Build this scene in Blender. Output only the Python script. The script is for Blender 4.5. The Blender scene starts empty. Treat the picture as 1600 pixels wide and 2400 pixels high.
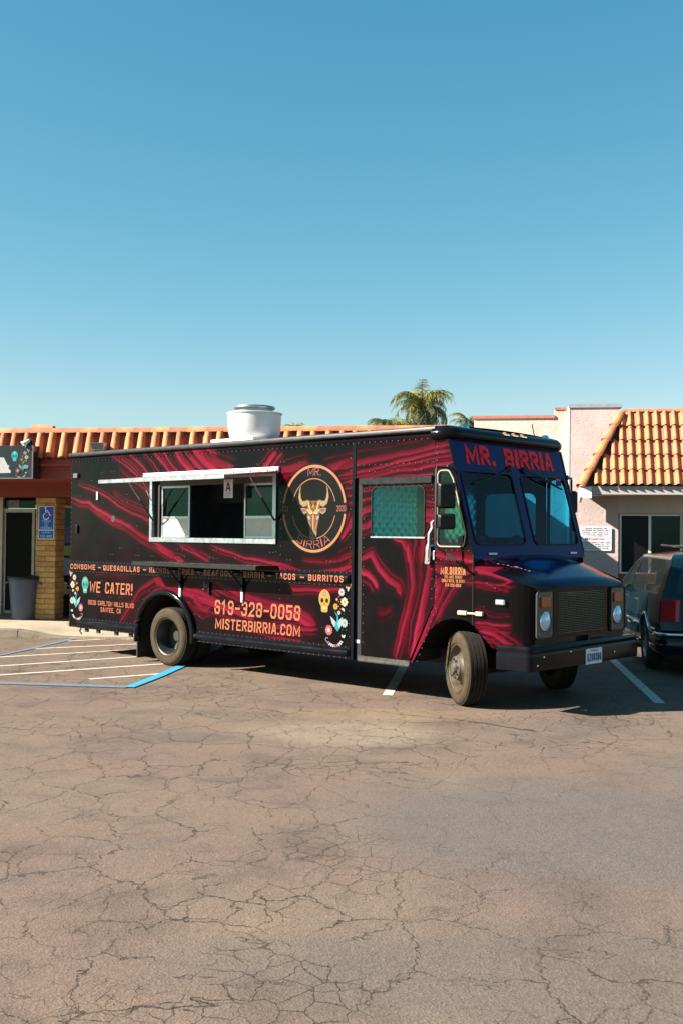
import bpy, bmesh, math, random
import numpy as np
from mathutils import Vector, Matrix
rad = math.radians
SC = bpy.context.scene
COL = SC.collection
random.seed(7)
NPR = np.random.default_rng(11)

# ------------------------------------------------------------------ camera
cd = bpy.data.cameras.new('camera'); cam = bpy.data.objects.new('camera', cd); COL.objects.link(cam)
cd.sensor_fit = 'HORIZONTAL'; cd.sensor_width = 36.0; cd.lens = 57.53; cd.clip_start = .1; cd.clip_end = 3000
cam.matrix_world = Matrix(((0.99995, -0.009933, 0.0, 0.0), (-0.000204, -0.020586, -0.999788, 0.0),
                           (0.009931, 0.999739, -0.020587, 1.85), (0, 0, 0, 1))).normalized() if False else Matrix((
    (0.999951, -0.009933, 0.0, 0.0), (-0.000205, -0.020586, -0.999788, 0.0), (0.009931, 0.999739, -0.020587, 1.85), (0, 0, 0, 1)))
# columns are right, up, backward
_r = Vector((0.99995066, -0.00020450, 0.00993118)); _u = Vector((-0.00993328, -0.02058634, 0.99973873)); _f = _u.cross(_r)
cam.matrix_world = Matrix(((_r.x, _u.x, -_f.x, 0), (_r.y, _u.y, -_f.y, 0), (_r.z, _u.z, -_f.z, 1.85), (0, 0, 0, 1)))
SC.camera = cam
# ------------------------------------------------------------------ sky, sun, exposure
LIGHT = Vector((1.08, .23, -.72)).normalized()
SUN_EL = math.asin(-LIGHT.z); SUN_AZ = math.atan2(-LIGHT.x, -LIGHT.y)
w = bpy.data.worlds.new('World'); SC.world = w; w.use_nodes = True
nt = w.node_tree; nt.nodes.clear()
sky = nt.nodes.new('ShaderNodeTexSky'); sky.sky_type = 'NISHITA'; sky.sun_disc = False
sky.sun_elevation = SUN_EL; sky.sun_rotation = SUN_AZ; sky.altitude = 0; sky.air_density = 1.0; sky.dust_density = .3; sky.ozone_density = 1.0
sep = nt.nodes.new('ShaderNodeSeparateColor'); com = nt.nodes.new('ShaderNodeCombineColor'); nt.links.new(sky.outputs[0], sep.inputs[0])
CH = []
for k, (g_, a_) in enumerate(((1.55, .30), (.84, .892), (.73, 1.06))):           # deepen the blue: one response curve per channel, same all round the sky
    p_ = nt.nodes.new('ShaderNodeMath'); p_.operation = 'POWER'; p_.inputs[1].default_value = g_; nt.links.new(sep.outputs[k], p_.inputs[0])
    q_ = nt.nodes.new('ShaderNodeMath'); q_.operation = 'MULTIPLY'; q_.inputs[1].default_value = a_; nt.links.new(p_.outputs[0], q_.inputs[0]); nt.links.new(q_.outputs[0], com.inputs[k]); CH.append(q_)
mb_ = nt.nodes.new('ShaderNodeMath'); mb_.operation = 'MULTIPLY'; mb_.inputs[1].default_value = .62; nt.links.new(CH[2].outputs[0], mb_.inputs[0])
mn_ = nt.nodes.new('ShaderNodeMath'); mn_.operation = 'MINIMUM'; nt.links.new(CH[0].outputs[0], mn_.inputs[0]); nt.links.new(mb_.outputs[0], mn_.inputs[1]); nt.links.new(mn_.outputs[0], com.inputs[0])
bg = nt.nodes.new('ShaderNodeBackground'); bg.inputs[1].default_value = .055
ow = nt.nodes.new('ShaderNodeOutputWorld')
nt.links.new(com.outputs[0], bg.inputs[0]); nt.links.new(bg.outputs[0], ow.inputs[0])
sd = bpy.data.lights.new('sun', 'SUN'); sd.energy = 5.0; sd.angle = rad(.53); sd.color = (1, .92, .79)
so = bpy.data.objects.new('sun', sd); COL.objects.link(so); so.rotation_euler = LIGHT.to_track_quat('-Z', 'Y').to_euler(); so.location = (-30, -8, 25)
SC.view_settings.view_transform = 'Standard'; SC.view_settings.look = 'None'; SC.view_settings.gamma = 1
SC.view_settings.exposure = 2.0; SC.view_settings.use_curve_mapping = False
SC.cycles.max_bounces = 8; SC.cycles.transparent_max_bounces = 12

# ------------------------------------------------------------------ materials
MATS = {}
def nodemat(name):
    m = bpy.data.materials.new(name); m.use_nodes = True; n = m.node_tree; n.nodes.clear()
    o = n.nodes.new('ShaderNodeOutputMaterial'); b = n.nodes.new('ShaderNodeBsdfPrincipled'); n.links.new(b.outputs[0], o.inputs[0])
    MATS[name] = m
    return m, n, b
def mat(name, c, rough=.5, metal=0, spec=.5, noise=0, nscale=8, bump=0, bscale=60, coat=0, emit=None):
    """procedural paint/metal: colour with an uneven tone and a fine relief"""
    if name in MATS: return MATS[name]
    m, n, b = nodemat(name)
    b.inputs['Roughness'].default_value = rough; b.inputs['Metallic'].default_value = metal
    b.inputs['Specular IOR Level'].default_value = spec; b.inputs['Coat Weight'].default_value = coat; b.inputs['Coat Roughness'].default_value = .05
    b.inputs['Base Color'].default_value = (*c, 1)
    tc = n.nodes.new('ShaderNodeTexCoord')
    if noise:
        t = n.nodes.new('ShaderNodeTexNoise'); t.inputs['Scale'].default_value = nscale; t.inputs['Detail'].default_value = 6; t.inputs['Roughness'].default_value = .65
        r = n.nodes.new('ShaderNodeValToRGB'); r.color_ramp.elements[0].position = .3; r.color_ramp.elements[1].position = .72
        r.color_ramp.elements[0].color = (*[max(0, v*(1-noise)) for v in c], 1); r.color_ramp.elements[1].color = (*[min(1, v*(1+noise*.8)) for v in c], 1)
        n.links.new(tc.outputs['Object'], t.inputs['Vector']); n.links.new(t.outputs[0], r.inputs[0]); n.links.new(r.outputs[0], b.inputs['Base Color'])
        rr = n.nodes.new('ShaderNodeMapRange'); rr.inputs[3].default_value = max(0, rough-.08); rr.inputs[4].default_value = min(1, rough+.1)
        n.links.new(t.outputs[0], rr.inputs[0]); n.links.new(rr.outputs[0], b.inputs['Roughness'])
    if bump:
        t = n.nodes.new('ShaderNodeTexNoise'); t.inputs['Scale'].default_value = bscale; t.inputs['Detail'].default_value = 5
        bp = n.nodes.new('ShaderNodeBump'); bp.inputs['Strength'].default_value = bump; bp.inputs['Distance'].default_value = .02
        n.links.new(tc.outputs['Object'], t.inputs['Vector']); n.links.new(t.outputs[0], bp.inputs['Height']); n.links.new(bp.outputs[0], b.inputs['Normal'])
    if emit: b.inputs['Emission Color'].default_value = (*emit, 1); b.inputs['Emission Strength'].default_value = 1
    return m
def attrmat(name, rough=.4, coat=0, wear=0, spec=.3):
    """colour read from the print's own vertex colours, with grime and rippled sheet metal"""
    m, n, b = nodemat(name)
    a = n.nodes.new('ShaderNodeAttribute'); a.attribute_name = 'Col'
    tc = n.nodes.new('ShaderNodeTexCoord')
    t = n.nodes.new('ShaderNodeTexNoise'); t.inputs['Scale'].default_value = 3; t.inputs['Detail'].default_value = 8; t.inputs['Roughness'].default_value = .7
    n.links.new(tc.outputs['Object'], t.inputs['Vector'])
    if wear:
        mx = n.nodes.new('ShaderNodeMix'); mx.data_type = 'RGBA'; mx.inputs[7].default_value = (.10, .085, .07, 1)
        mr = n.nodes.new('ShaderNodeMapRange'); mr.inputs[1].default_value = .45; mr.inputs[2].default_value = .8; mr.inputs[4].default_value = wear
        n.links.new(t.outputs[0], mr.inputs[0]); n.links.new(mr.outputs[0], mx.inputs[0]); n.links.new(a.outputs[0], mx.inputs[6]); n.links.new(mx.outputs[2], b.inputs['Base Color'])
        t2 = n.nodes.new('ShaderNodeTexNoise'); t2.inputs['Scale'].default_value = 2.2; t2.inputs['Detail'].default_value = 2
        bp = n.nodes.new('ShaderNodeBump'); bp.inputs['Strength'].default_value = .12; bp.inputs['Distance'].default_value = .03
        n.links.new(tc.outputs['Object'], t2.inputs['Vector']); n.links.new(t2.outputs[0], bp.inputs['Height']); n.links.new(bp.outputs[0], b.inputs['Normal'])
    else: n.links.new(a.outputs[0], b.inputs['Base Color'])
    rr = n.nodes.new('ShaderNodeMapRange'); rr.inputs[3].default_value = rough-.05; rr.inputs[4].default_value = rough+.06
    n.links.new(t.outputs[0], rr.inputs[0]); n.links.new(rr.outputs[0], b.inputs['Roughness'])
    b.inputs['Coat Weight'].default_value = coat; b.inputs['Coat Roughness'].default_value = .08; b.inputs['Specular IOR Level'].default_value = spec
    return m
def glass(name, tint, refl=1.0, rough=.01):
    m = bpy.data.materials.new(name); m.use_nodes = True; n = m.node_tree; n.nodes.clear(); MATS[name] = m
    o = n.nodes.new('ShaderNodeOutputMaterial'); mx = n.nodes.new('ShaderNodeMixShader'); fr = n.nodes.new('ShaderNodeFresnel'); fr.inputs[0].default_value = 1.52
    ge = n.nodes.new('ShaderNodeNewGeometry'); mi = n.nodes.new('ShaderNodeMapRange'); mi.inputs[3].default_value = 1.52; mi.inputs[4].default_value = 1/1.52; n.links.new(ge.outputs['Backfacing'], mi.inputs[0]); n.links.new(mi.outputs[0], fr.inputs[0])
    mu = n.nodes.new('ShaderNodeMath'); mu.operation = 'MULTIPLY'; mu.inputs[1].default_value = refl; mu.use_clamp = True
    tr = n.nodes.new('ShaderNodeBsdfTransparent'); tr.inputs[0].default_value = (*tint, 1)
    gl = n.nodes.new('ShaderNodeBsdfGlossy'); gl.inputs[1].default_value = rough
    tc = n.nodes.new('ShaderNodeTexCoord'); tn = n.nodes.new('ShaderNodeTexNoise'); tn.inputs['Scale'].default_value = 1.3
    bp = n.nodes.new('ShaderNodeBump'); bp.inputs['Strength'].default_value = .03; bp.inputs['Distance'].default_value = .05
    n.links.new(tc.outputs['Object'], tn.inputs['Vector']); n.links.new(tn.outputs[0], bp.inputs['Height']); n.links.new(bp.outputs[0], gl.inputs['Normal'])
    n.links.new(fr.outputs[0], mu.inputs[0]); n.links.new(mu.outputs[0], mx.inputs[0]); n.links.new(tr.outputs[0], mx.inputs[1]); n.links.new(gl.outputs[0], mx.inputs[2]); n.links.new(mx.outputs[0], o.inputs[0])
    return m

# ------------------------------------------------------------------ mesh helpers
def link(name, me, m=None, parent=None, smooth=False, kind=None):
    o = bpy.data.objects.new(name, me); COL.objects.link(o)
    if m and not me.materials: me.materials.append(m)
    if parent: o.parent = parent
    if smooth and len(me.polygons): me.polygons.foreach_set('use_smooth', [True]*len(me.polygons))
    if kind: o['kind'] = kind
    return o
def empty(name, loc=(0, 0, 0), rz=0, parent=None):
    o = bpy.data.objects.new(name, None); COL.objects.link(o); o.location = loc; o.rotation_euler = (0, 0, rz); o.empty_display_size = .2
    if parent: o.parent = parent
    return o
def tag(o, label=None, cat=None, group=None, kind=None):
    if label: o['label'] = label
    if cat: o['category'] = cat
    if group: o['group'] = group
    if kind: o['kind'] = kind
    return o
def np_mesh(name, V, F):
    me = bpy.data.meshes.new(name); V = np.asarray(V, np.float32); F = np.asarray(F, np.int32); k = F.shape[1]
    me.vertices.add(len(V)); me.vertices.foreach_set('co', V.ravel())
    me.loops.add(F.size); me.loops.foreach_set('vertex_index', F.ravel())
    me.polygons.add(len(F)); me.polygons.foreach_set('loop_start', np.arange(0, F.size, k, dtype=np.int32))
    me.update(calc_edges=True); return me
class MB:
    """collects shapes and links them as one mesh"""
    def __init__(s): s.v = []; s.f = []; s.c = []
    def add(s, vs, fs, col=None):
        b = len(s.v); s.v += [tuple(v) for v in vs]; s.f += [tuple(b+i for i in f) for f in fs]; s.c += [col or (1, 1, 1)]*len(vs)
    def box(s, x0, x1, y0, y1, z0, z1, M=None, col=None, taper=0):
        vs = [(x, y, z) for z in (z0, z1) for y in (y0, y1) for x in (x0, x1)]
        if taper: vs = [v if v[2] == z0 else (v[0]+(taper if v[0] == x0 else -taper), v[1]+(taper if v[1] == y0 else -taper), v[2]) for v in vs]
        if M: vs = [M @ Vector(v) for v in vs]
        s.add(vs, [(0, 2, 3, 1), (4, 5, 7, 6), (0, 1, 5, 4), (2, 6, 7, 3), (0, 4, 6, 2), (1, 3, 7, 5)], col)
    def tube(s, pts, r, n=8, cap=True, col=None, r2=None):
        pts = [Vector(p) for p in pts]; b = []; N = len(pts); up = Vector((0, 0, 1))
        rings = []
        for i, p in enumerate(pts):
            d = (pts[min(i+1, N-1)]-pts[max(i-1, 0)]).normalized()
            a = d.cross(up) if abs(d.dot(up)) < .95 else d.cross(Vector((1, 0, 0))); a.normalize(); c = d.cross(a)
            rr = r if r2 is None else r+(r2-r)*i/(N-1)
            rings.append([p+(a*math.cos(2*math.pi*k/n)+c*math.sin(2*math.pi*k/n))*rr for k in range(n)])
        vs = [v for R in rings for v in R]
        fs = [(i*n+k, i*n+(k+1) % n, (i+1)*n+(k+1) % n, (i+1)*n+k) for i in range(N-1) for k in range(n)]
        if cap: fs += [tuple(range(n-1, -1, -1)), tuple((N-1)*n+k for k in range(n))]
        s.add(vs, fs, col)
    def lathe(s, prof, n=32, axis='y', c=(0, 0, 0), col=None):
        vs = []
        for r, a in prof:
            for k in range(n):
                t = 2*math.pi*k/n; x, y = r*math.cos(t), r*math.sin(t)
                v = {'y': (x, a, y), 'z': (x, y, a), 'x': (a, x, y)}[axis]
                vs.append((v[0]+c[0], v[1]+c[1], v[2]+c[2]))
        fs = [(i*n+k, i*n+(k+1) % n, (i+1)*n+(k+1) % n, (i+1)*n+k) for i in range(len(prof)-1) for k in range(n)]
        s.add(vs, fs, col)
    def prism(s, poly, y0, y1, ax='xz', col=None):
        """polygon in two axes, extruded along the third"""
        n = len(poly)
        P = (lambda p, t: (p[0], t, p[1])) if ax == 'xz' else (lambda p, t: (p[0], p[1], t)) if ax == 'xy' else (lambda p, t: (t, p[0], p[1]))
        vs = [P(p, y0) for p in poly]+[P(p, y1) for p in poly]
        s.add(vs, [tuple(range(n)), tuple(range(2*n-1, n-1, -1))]+[(i, i+n, (i+1) % n+n, (i+1) % n) for i in range(n)], col)
    def build(s, name, m=None, parent=None, smooth=False, kind=None, cols=False, bevel=0, auto=None):
        me = bpy.data.meshes.new(name); me.from_pydata([tuple(v) for v in s.v], [], s.f)
        if cols:
            at = me.color_attributes.new('Col', 'FLOAT_COLOR', 'POINT')
            at.data.foreach_set('color', np.array([(*c, 1) for c in s.c], np.float32).ravel())
        bm = bmesh.new(); bm.from_mesh(me); bmesh.ops.recalc_face_normals(bm, faces=bm.faces) if not cols else None
        if bevel: bmesh.ops.bevel(bm, geom=[e for e in bm.edges if e.calc_face_angle(0) > .5], offset=bevel, segments=2, profile=.6, affect='EDGES', clamp_overlap=True)
        bm.to_mesh(me); bm.free()
        o = link(name, me, m, parent, smooth or bool(auto), kind)
        if auto: me.set_sharp_from_angle(angle=rad(auto))
        return o
def box(name, x0, x1, y0, y1, z0, z1, m, parent=None, bevel=0, **k):
    b = MB(); b.box(x0, x1, y0, y1, z0, z1); return b.build(name, m, parent, bevel=bevel, **k)
def dup(o, parent=None):
    c = o.copy(); COL.objects.link(c)
    if parent: c.parent = parent
    return c
def dup_tree(o, parent=None):
    c = dup(o, parent)
    if parent is None: c.parent = None
    for ch in list(o.children): dup_tree(ch, c)
    return c

# signed distances (positive inside)
def sd_poly(P):
    P = np.array(P, float)
    def f(x, y):
        d = np.full(x.shape, 1e9); ins = np.zeros(x.shape, bool); n = len(P)
        for i in range(n):
            a = P[i]; b = P[(i+1) % n]; e = b-a; wx = x-a[0]; wy = y-a[1]
            t = np.clip((wx*e[0]+wy*e[1])/(e@e+1e-12), 0, 1); d = np.minimum(d, np.hypot(wx-e[0]*t, wy-e[1]*t))
            c = ((a[1] > y) != (b[1] > y)) & (x < (b[0]-a[0])*(y-a[1])/((b[1]-a[1]) if abs(b[1]-a[1]) > 1e-12 else 1e-12)+a[0]); ins ^= c
        return np.where(ins, d, -d)
    return f
def sd_round(P, r):
    """polygon with corners rounded: shrink by r, then grow"""
    c = np.mean(np.array(P), 0); Pn = np.array(P, float); n = len(P); Q = []
    for i in range(n):
        a, b, d = Pn[i-1], Pn[i], Pn[(i+1) % n]; e1 = (b-a)/np.linalg.norm(b-a); e2 = (d-b)/np.linalg.norm(d-b)
        s = 1 if sum(Pn[j-1][0]*Pn[j][1]-Pn[j][0]*Pn[j-1][1] for j in range(n)) > 0 else -1
        n1 = np.array([-e1[1], e1[0]])*s; n2 = np.array([-e2[1], e2[0]])*s; m = n1+n2; Q.append(b+m*r/(1+n1@n2))
    g = sd_poly(Q); return lambda x, y: g(x, y)+r
def outline(P, r, k=6):
    """points of the rounded polygon, for frames"""
    Pn = [Vector(p) for p in P]; out = []; n = len(Pn)
    for i in range(n):
        a, b, c = Pn[i-1], Pn[i], Pn[(i+1) % n]; d1 = (a-b).normalized(); d2 = (c-b).normalized()
        ang = d1.angle(d2); t = r/math.tan(ang/2); p1 = b+d1*t; p2 = b+d2*t
        for j in range(k+1):
            s = j/k; out.append(p1*(1-s)**2+b*2*s*(1-s)+p2*s*s)
    return out
def panel(name, x0, x1, y0, y1, step, mapf, keep, colf, m, parent, smooth=True, both=True):
    """a sheet-metal panel: a fine grid trimmed to keep(x,y)>0, its edge snapped to the outline, coloured by colf(x,y)"""
    nx = max(2, int(round((x1-x0)/step))); ny = max(2, int(round((y1-y0)/step)))
    X, Y = np.meshgrid(np.linspace(x0, x1, nx+1), np.linspace(y0, y1, ny+1)); X = X.ravel(); Y = Y.ravel()
    I = np.arange((nx+1)*(ny+1)).reshape(ny+1, nx+1); F = np.stack([I[:-1, :-1], I[:-1, 1:], I[1:, 1:], I[1:, :-1]], -1).reshape(-1, 4)
    if keep is not None:
        d = keep(X, Y); F = F[(d[F] > 1e-6).any(1)]
        for _ in range(3):
            d = keep(X, Y); e = 1e-3; gx = (keep(X+e, Y)-keep(X-e, Y))/(2*e); gy = (keep(X, Y+e)-keep(X, Y-e))/(2*e); g2 = gx*gx+gy*gy+1e-9
            mv = (d < 0) & (d > -3*step); X = np.where(mv, X-d*gx/g2, X); Y = np.where(mv, Y-d*gy/g2, Y)
    used = np.unique(F); re = np.full(len(X), -1); re[used] = np.arange(len(used)); X = X[used]; Y = Y[used]; F = re[F]
    V = mapf(X, Y); me = np_mesh(name, np.stack(V, -1), F)
    if colf is not None:
        c = colf(X, Y); at = me.color_attributes.new('Col', 'FLOAT_COLOR', 'POINT')
        at.data.foreach_set('color', np.concatenate([c, np.ones((len(c), 1))], 1).astype(np.float32).ravel())
    return link(name, me, m, parent, smooth)
def ring_frame(name, inner, outer, mapf, m, parent, d0, d1, smooth=False):
    """a raised frame between two outlines with the same number of points; mapf(x,y,depth)"""
    n = len(inner); b = MB()
    vs = [mapf(p[0], p[1], d) for L, d in ((inner, d0), (inner, d1), (outer, d1), (outer, d0)) for p in L]
    fs = [(k*n+i, k*n+(i+1) % n, ((k+1) % 4)*n+(i+1) % n, ((k+1) % 4)*n+i) for k in range(4) for i in range(n)]
    b.add(vs, fs); return b.build(name, m, parent, smooth=smooth)
def grow(P, r):
    n = len(P); Q = []
    s = 1 if sum(P[j-1][0]*P[j][1]-P[j][0]*P[j-1][1] for j in range(n)) > 0 else -1
    for i in range(n):
        d = Vector((P[(i+1) % n][0]-P[i-1][0], P[(i+1) % n][1]-P[i-1][1])).normalized(); Q.append(Vector((P[i][0]+d.y*s*r, P[i][1]-d.x*s*r)))
    return Q
def sweep(name, path, prof, m, parent, closed=False, smooth=True, auto=None, colf=None):
    """profile (out, z) swept along a plan path of (x, y, nx, ny)"""
    b = MB(); k = len(prof); vs = [(x+nx*o, y+ny*o, z) for x, y, nx, ny in path for o, z in prof]; N = len(path)
    fs = [(i*k+j, i*k+j+1, (i+1)*k+j+1, (i+1)*k+j) for i in range(N-1) for j in range(k-1)]
    if not closed: fs += [tuple(range(k)), tuple((N-1)*k+j for j in range(k-1, -1, -1))]
    b.add(vs, fs); return b.build(name, m, parent, smooth=smooth, auto=auto)

# ------------------------------------------------------------------ condensed stroke lettering
def _g():
    O = [[(0, .15), (0, .85), (.2, 1), (.8, 1), (1, .85), (1, .15), (.8, 0), (.2, 0), (0, .15)]]
    g = {'A': [[(0, 0), (.38, 1), (.62, 1), (1, 0)], [(.2, .28), (.8, .28)]],
     'B': [[(0, 0), (0, 1), (.78, 1), (1, .87), (1, .64), (.8, .52), (0, .52)], [(.8, .52), (1, .4), (1, .13), (.78, 0), (0, 0)]],
     'C': [[(1, .80), (1, .85), (.8, 1), (.2, 1), (0, .85), (0, .15), (.2, 0), (.8, 0), (1, .15), (1, .20)]],
     'D': [[(0, 0), (0, 1), (.7, 1), (1, .82), (1, .18), (.7, 0), (0, 0)]],
     'E': [[(1, 1), (0, 1), (0, 0), (1, 0)], [(0, .5), (.8, .5)]], 'F': [[(1, 1), (0, 1), (0, 0)], [(0, .5), (.8, .5)]],
     'G': [[(1, .7), (1, .85), (.8, 1), (.2, 1), (0, .85), (0, .15), (.2, 0), (.8, 0), (1, .15), (1, .45), (.55, .45)]],
     'H': [[(0, 0), (0, 1)], [(1, 0), (1, 1)], [(0, .5), (1, .5)]], 'I': [[(0, 0), (0, 1)]],
     'J': [[(1, 1), (1, .15), (.8, 0), (.2, 0), (0, .15), (0, .3)]], 'K': [[(0, 0), (0, 1)], [(1, 1), (.1, .5), (1, 0)]],
     'L': [[(0, 1), (0, 0), (1, 0)]], 'M': [[(0, 0), (0, 1), (.5, .2), (1, 1), (1, 0)]], 'N': [[(0, 0), (0, 1), (1, 0), (1, 1)]], 'O': O,
     'P': [[(0, 0), (0, 1), (.78, 1), (1, .86), (1, .6), (.78, .46), (0, .46)]], 'Q': O+[[(.55, .3), (1.02, -.05)]],
     'R': [[(0, 0), (0, 1), (.78, 1), (1, .86), (1, .62), (.78, .48), (0, .48)], [(.55, .48), (1, 0)]],
     'S': [[(1, .81), (1, .85), (.8, 1), (.2, 1), (0, .85), (0, .68), (1, .36), (1, .15), (.8, 0), (.2, 0), (0, .15), (0, .19)]],
     'T': [[(0, 1), (1, 1)], [(.5, 1), (.5, 0)]], 'U': [[(0, 1), (0, .15), (.2, 0), (.8, 0), (1, .15), (1, 1)]],
     'V': [[(0, 1), (.42, 0), (.58, 0), (1, 1)]], 'W': [[(0, 1), (.2, 0), (.5, .8), (.8, 0), (1, 1)]], 'X': [[(0, 0), (1, 1)], [(0, 1), (1, 0)]],
     'Y': [[(0, 1), (.5, .45), (1, 1)], [(.5, .45), (.5, 0)]], 'Z': [[(0, 1), (1, 1), (0, 0), (1, 0)]],
     '0': O, '1': [[(0, .8), (.5, 1), (.5, 0)]], '2': [[(0, .80), (0, .85), (.2, 1), (.8, 1), (1, .85), (1, .6), (0, 0), (1, 0)]],
     '3': [[(0, .82), (0, .85), (.2, 1), (.8, 1), (1, .86), (1, .64), (.8, .52), (.35, .52)], [(.8, .52), (1, .4), (1, .14), (.8, 0), (.2, 0), (0, .15), (0, .19)]],
     '4': [[(.7, 0), (.7, 1), (0, .3), (1, .3)]], '5': [[(1, 1), (0, 1), (0, .55), (.8, .6), (1, .45), (1, .15), (.8, 0), (.2, 0), (0, .15), (0, .19)]],
     '6': [[(1, .82), (1, .85), (.8, 1), (.2, 1), (0, .85), (0, .15), (.2, 0), (.8, 0), (1, .15), (1, .38), (.8, .52), (0, .48)]],
     '7': [[(0, 1), (1, 1), (.35, 0)]], '8': [[(.2, .52), (0, .64), (0, .86), (.2, 1), (.8, 1), (1, .86), (1, .64), (.8, .52), (.2, .52), (0, .4), (0, .14), (.2, 0), (.8, 0), (1, .14), (1, .4), (.8, .52)]],
     '9': [[(0, .18), (0, .15), (.2, 0), (.8, 0), (1, .15), (1, .85), (.8, 1), (.2, 1), (0, .85), (0, .62), (.2, .48), (1, .52)]],
     '-': [[(0, .48), (1, .48)]], '.': [[(0, 0), (0, .02)]], ',': [[(0, .02), (-.6, -.16)]], '!': [[(0, .40), (0, 1)], [(0, 0), (0, .02)]],
     '$': [[(1, .74), (1, .8), (.8, .92), (.2, .92), (0, .8), (0, .66), (1, .36), (1, .2), (.8, .08), (.2, .08), (0, .2), (0, .3)], [(.5, -.05), (.5, 1.05)]], '(': [[(1, 1), (0, .7), (0, .3), (1, 0)]], ')': [[(0, 1), (1, .7), (1, .3), (0, 0)]], '/': [[(0, 0), (1, 1)]]}
    return g
GL = _g()
def text_mb(s, w, h, pen=.17, gap=.13, aspect=None, notch=0, fat=None):
    """strips of flat lettering in the rectangle 0..w, 0..h; returns (verts2d, faces)"""
    base = {'I': 0, '.': 0, ',': .12, '!': 0, '-': .3, '1': .28, 'M': .56, 'W': .62, ' ': .2, '(': .2, ')': .2, '/': .3}
    def wid(c): return base.get(c, .36)+pen
    tot = sum(wid(c)+gap for c in s)-gap; kx = w/(tot*h); V = []; F = []; x = 0
    p = pen*h; layer = []; own = []
    for ci, c in enumerate(s):
        cw = wid(c)*h*kx; px = min(p, cw*.999) if base.get(c, 1) else cw
        for li, pl in enumerate(GL.get(c, [])):
            pts = [Vector((x+px/2+q[0]*max(cw-px, .0), p/2+q[1]*(h-p))) for q in pl]
            if len(pl) == 2 and c in '.!' and pl[1][1] < .1: pts = [Vector((pts[0].x, p*.5)), Vector((pts[0].x, p*.56))]
            clos = (pts[0]-pts[-1]).length < 1e-5; n = len(pts); L = []; 
            hx = px/2; hy = p/2
            for i in range(n):
                a = pts[i-1] if i else (pts[-2] if clos else None); b = pts[i+1] if i < n-1 else (pts[1] if clos else None)
                d1 = (pts[i]-a).normalized() if a else None; d2 = (b-pts[i]).normalized() if b else None
                n1 = Vector((-d1.y, d1.x)) if d1 else None; n2 = Vector((-d2.y, d2.x)) if d2 else None
                if n1 and n2:
                    m = n1+n2; m = m/max(1+n1.dot(n2), .35)
                else: m = n1 or n2
                e = Vector((0, 0))
                if a is None: e = -d2*0
                # square ends are extended by half a pen so corners close
                if not clos and a is None: e = -d2*(hx if abs(d2.x) > abs(d2.y) else hy)
                if not clos and b is None: e = d1*(hx if abs(d1.x) > abs(d1.y) else hy)
                o = Vector((m.x*hx, m.y*hy)); L.append((pts[i]+e+o, pts[i]+e-o))
            b0 = len(V); V += [q for ab in L for q in ab]; layer += [li]*(2*len(L)); own += [ci]*(2*len(L))
            F += [(b0+2*i, b0+2*i+1, b0+2*i+3, b0+2*i+2) for i in range(len(L)-1)]
        x += (wid(c)+gap)*h*kx
    return V, F, layer, own
def lettering(name, s, org, xd, yd, w, h, m, parent, pen=.15, gap=.13, notch=0, arc=None, lift=.0012, split=False):
    """flat vinyl letters; split makes every letter an object of its own"""
    V, F, layer, own = text_mb(s, w, h, pen, gap); org = Vector(org); xd = Vector(xd).normalized(); yd = Vector(yd).normalized(); nd = xd.cross(yd)
    root = empty(name, parent=parent) if split else None; res = root
    for part in (sorted(set(own)) if split else [None]):
        keep = [i for i in range(len(V)) if part is None or own[i] == part]; re_ = {k: i for i, k in enumerate(keep)}
        me = bpy.data.meshes.new(name); me.from_pydata([(V[i].x, V[i].y, layer[i]*lift) for i in keep], [], [tuple(re_[i] for i in f) for f in F if f[0] in re_])
        bm = bmesh.new(); bm.from_mesh(me)
        if notch:
            for yy in (.43, .50, .57):
                bmesh.ops.bisect_plane(bm, geom=bm.verts[:]+bm.edges[:]+bm.faces[:], plane_co=(0, h*yy, 0), plane_no=(0, 1, 0))
            for v in bm.verts:
                y = v.co.y/h; v.co.x += notch*h*(-1 if y < .435 else 1.6 if y < .505 else 0 if y < .565 else .6)
        if arc:
            for xx in np.linspace(0, w, 24)[1:-1]: bmesh.ops.bisect_plane(bm, geom=bm.verts[:]+bm.edges[:]+bm.faces[:], plane_co=(xx, 0, 0), plane_no=(1, 0, 0))
        for v in bm.verts:
            x, y, z = v.co
            if arc:
                R, a0, up = arc; t = a0+up*(x-w/2)/R; rr = R-y; x, y = rr*math.cos(t), rr*math.sin(t)
            v.co = org+xd*x+yd*y+nd*z
        bm.normal_update()
        for f in bm.faces:
            if f.normal.dot(nd) < 0: f.normal_flip()
        bm.to_mesh(me); bm.free()
        o = link('letter' if split else name, me, m, root or parent); res = res or o
        if not split and len(s) > 1: o['kind'] = 'stuff'
    return res

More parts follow.
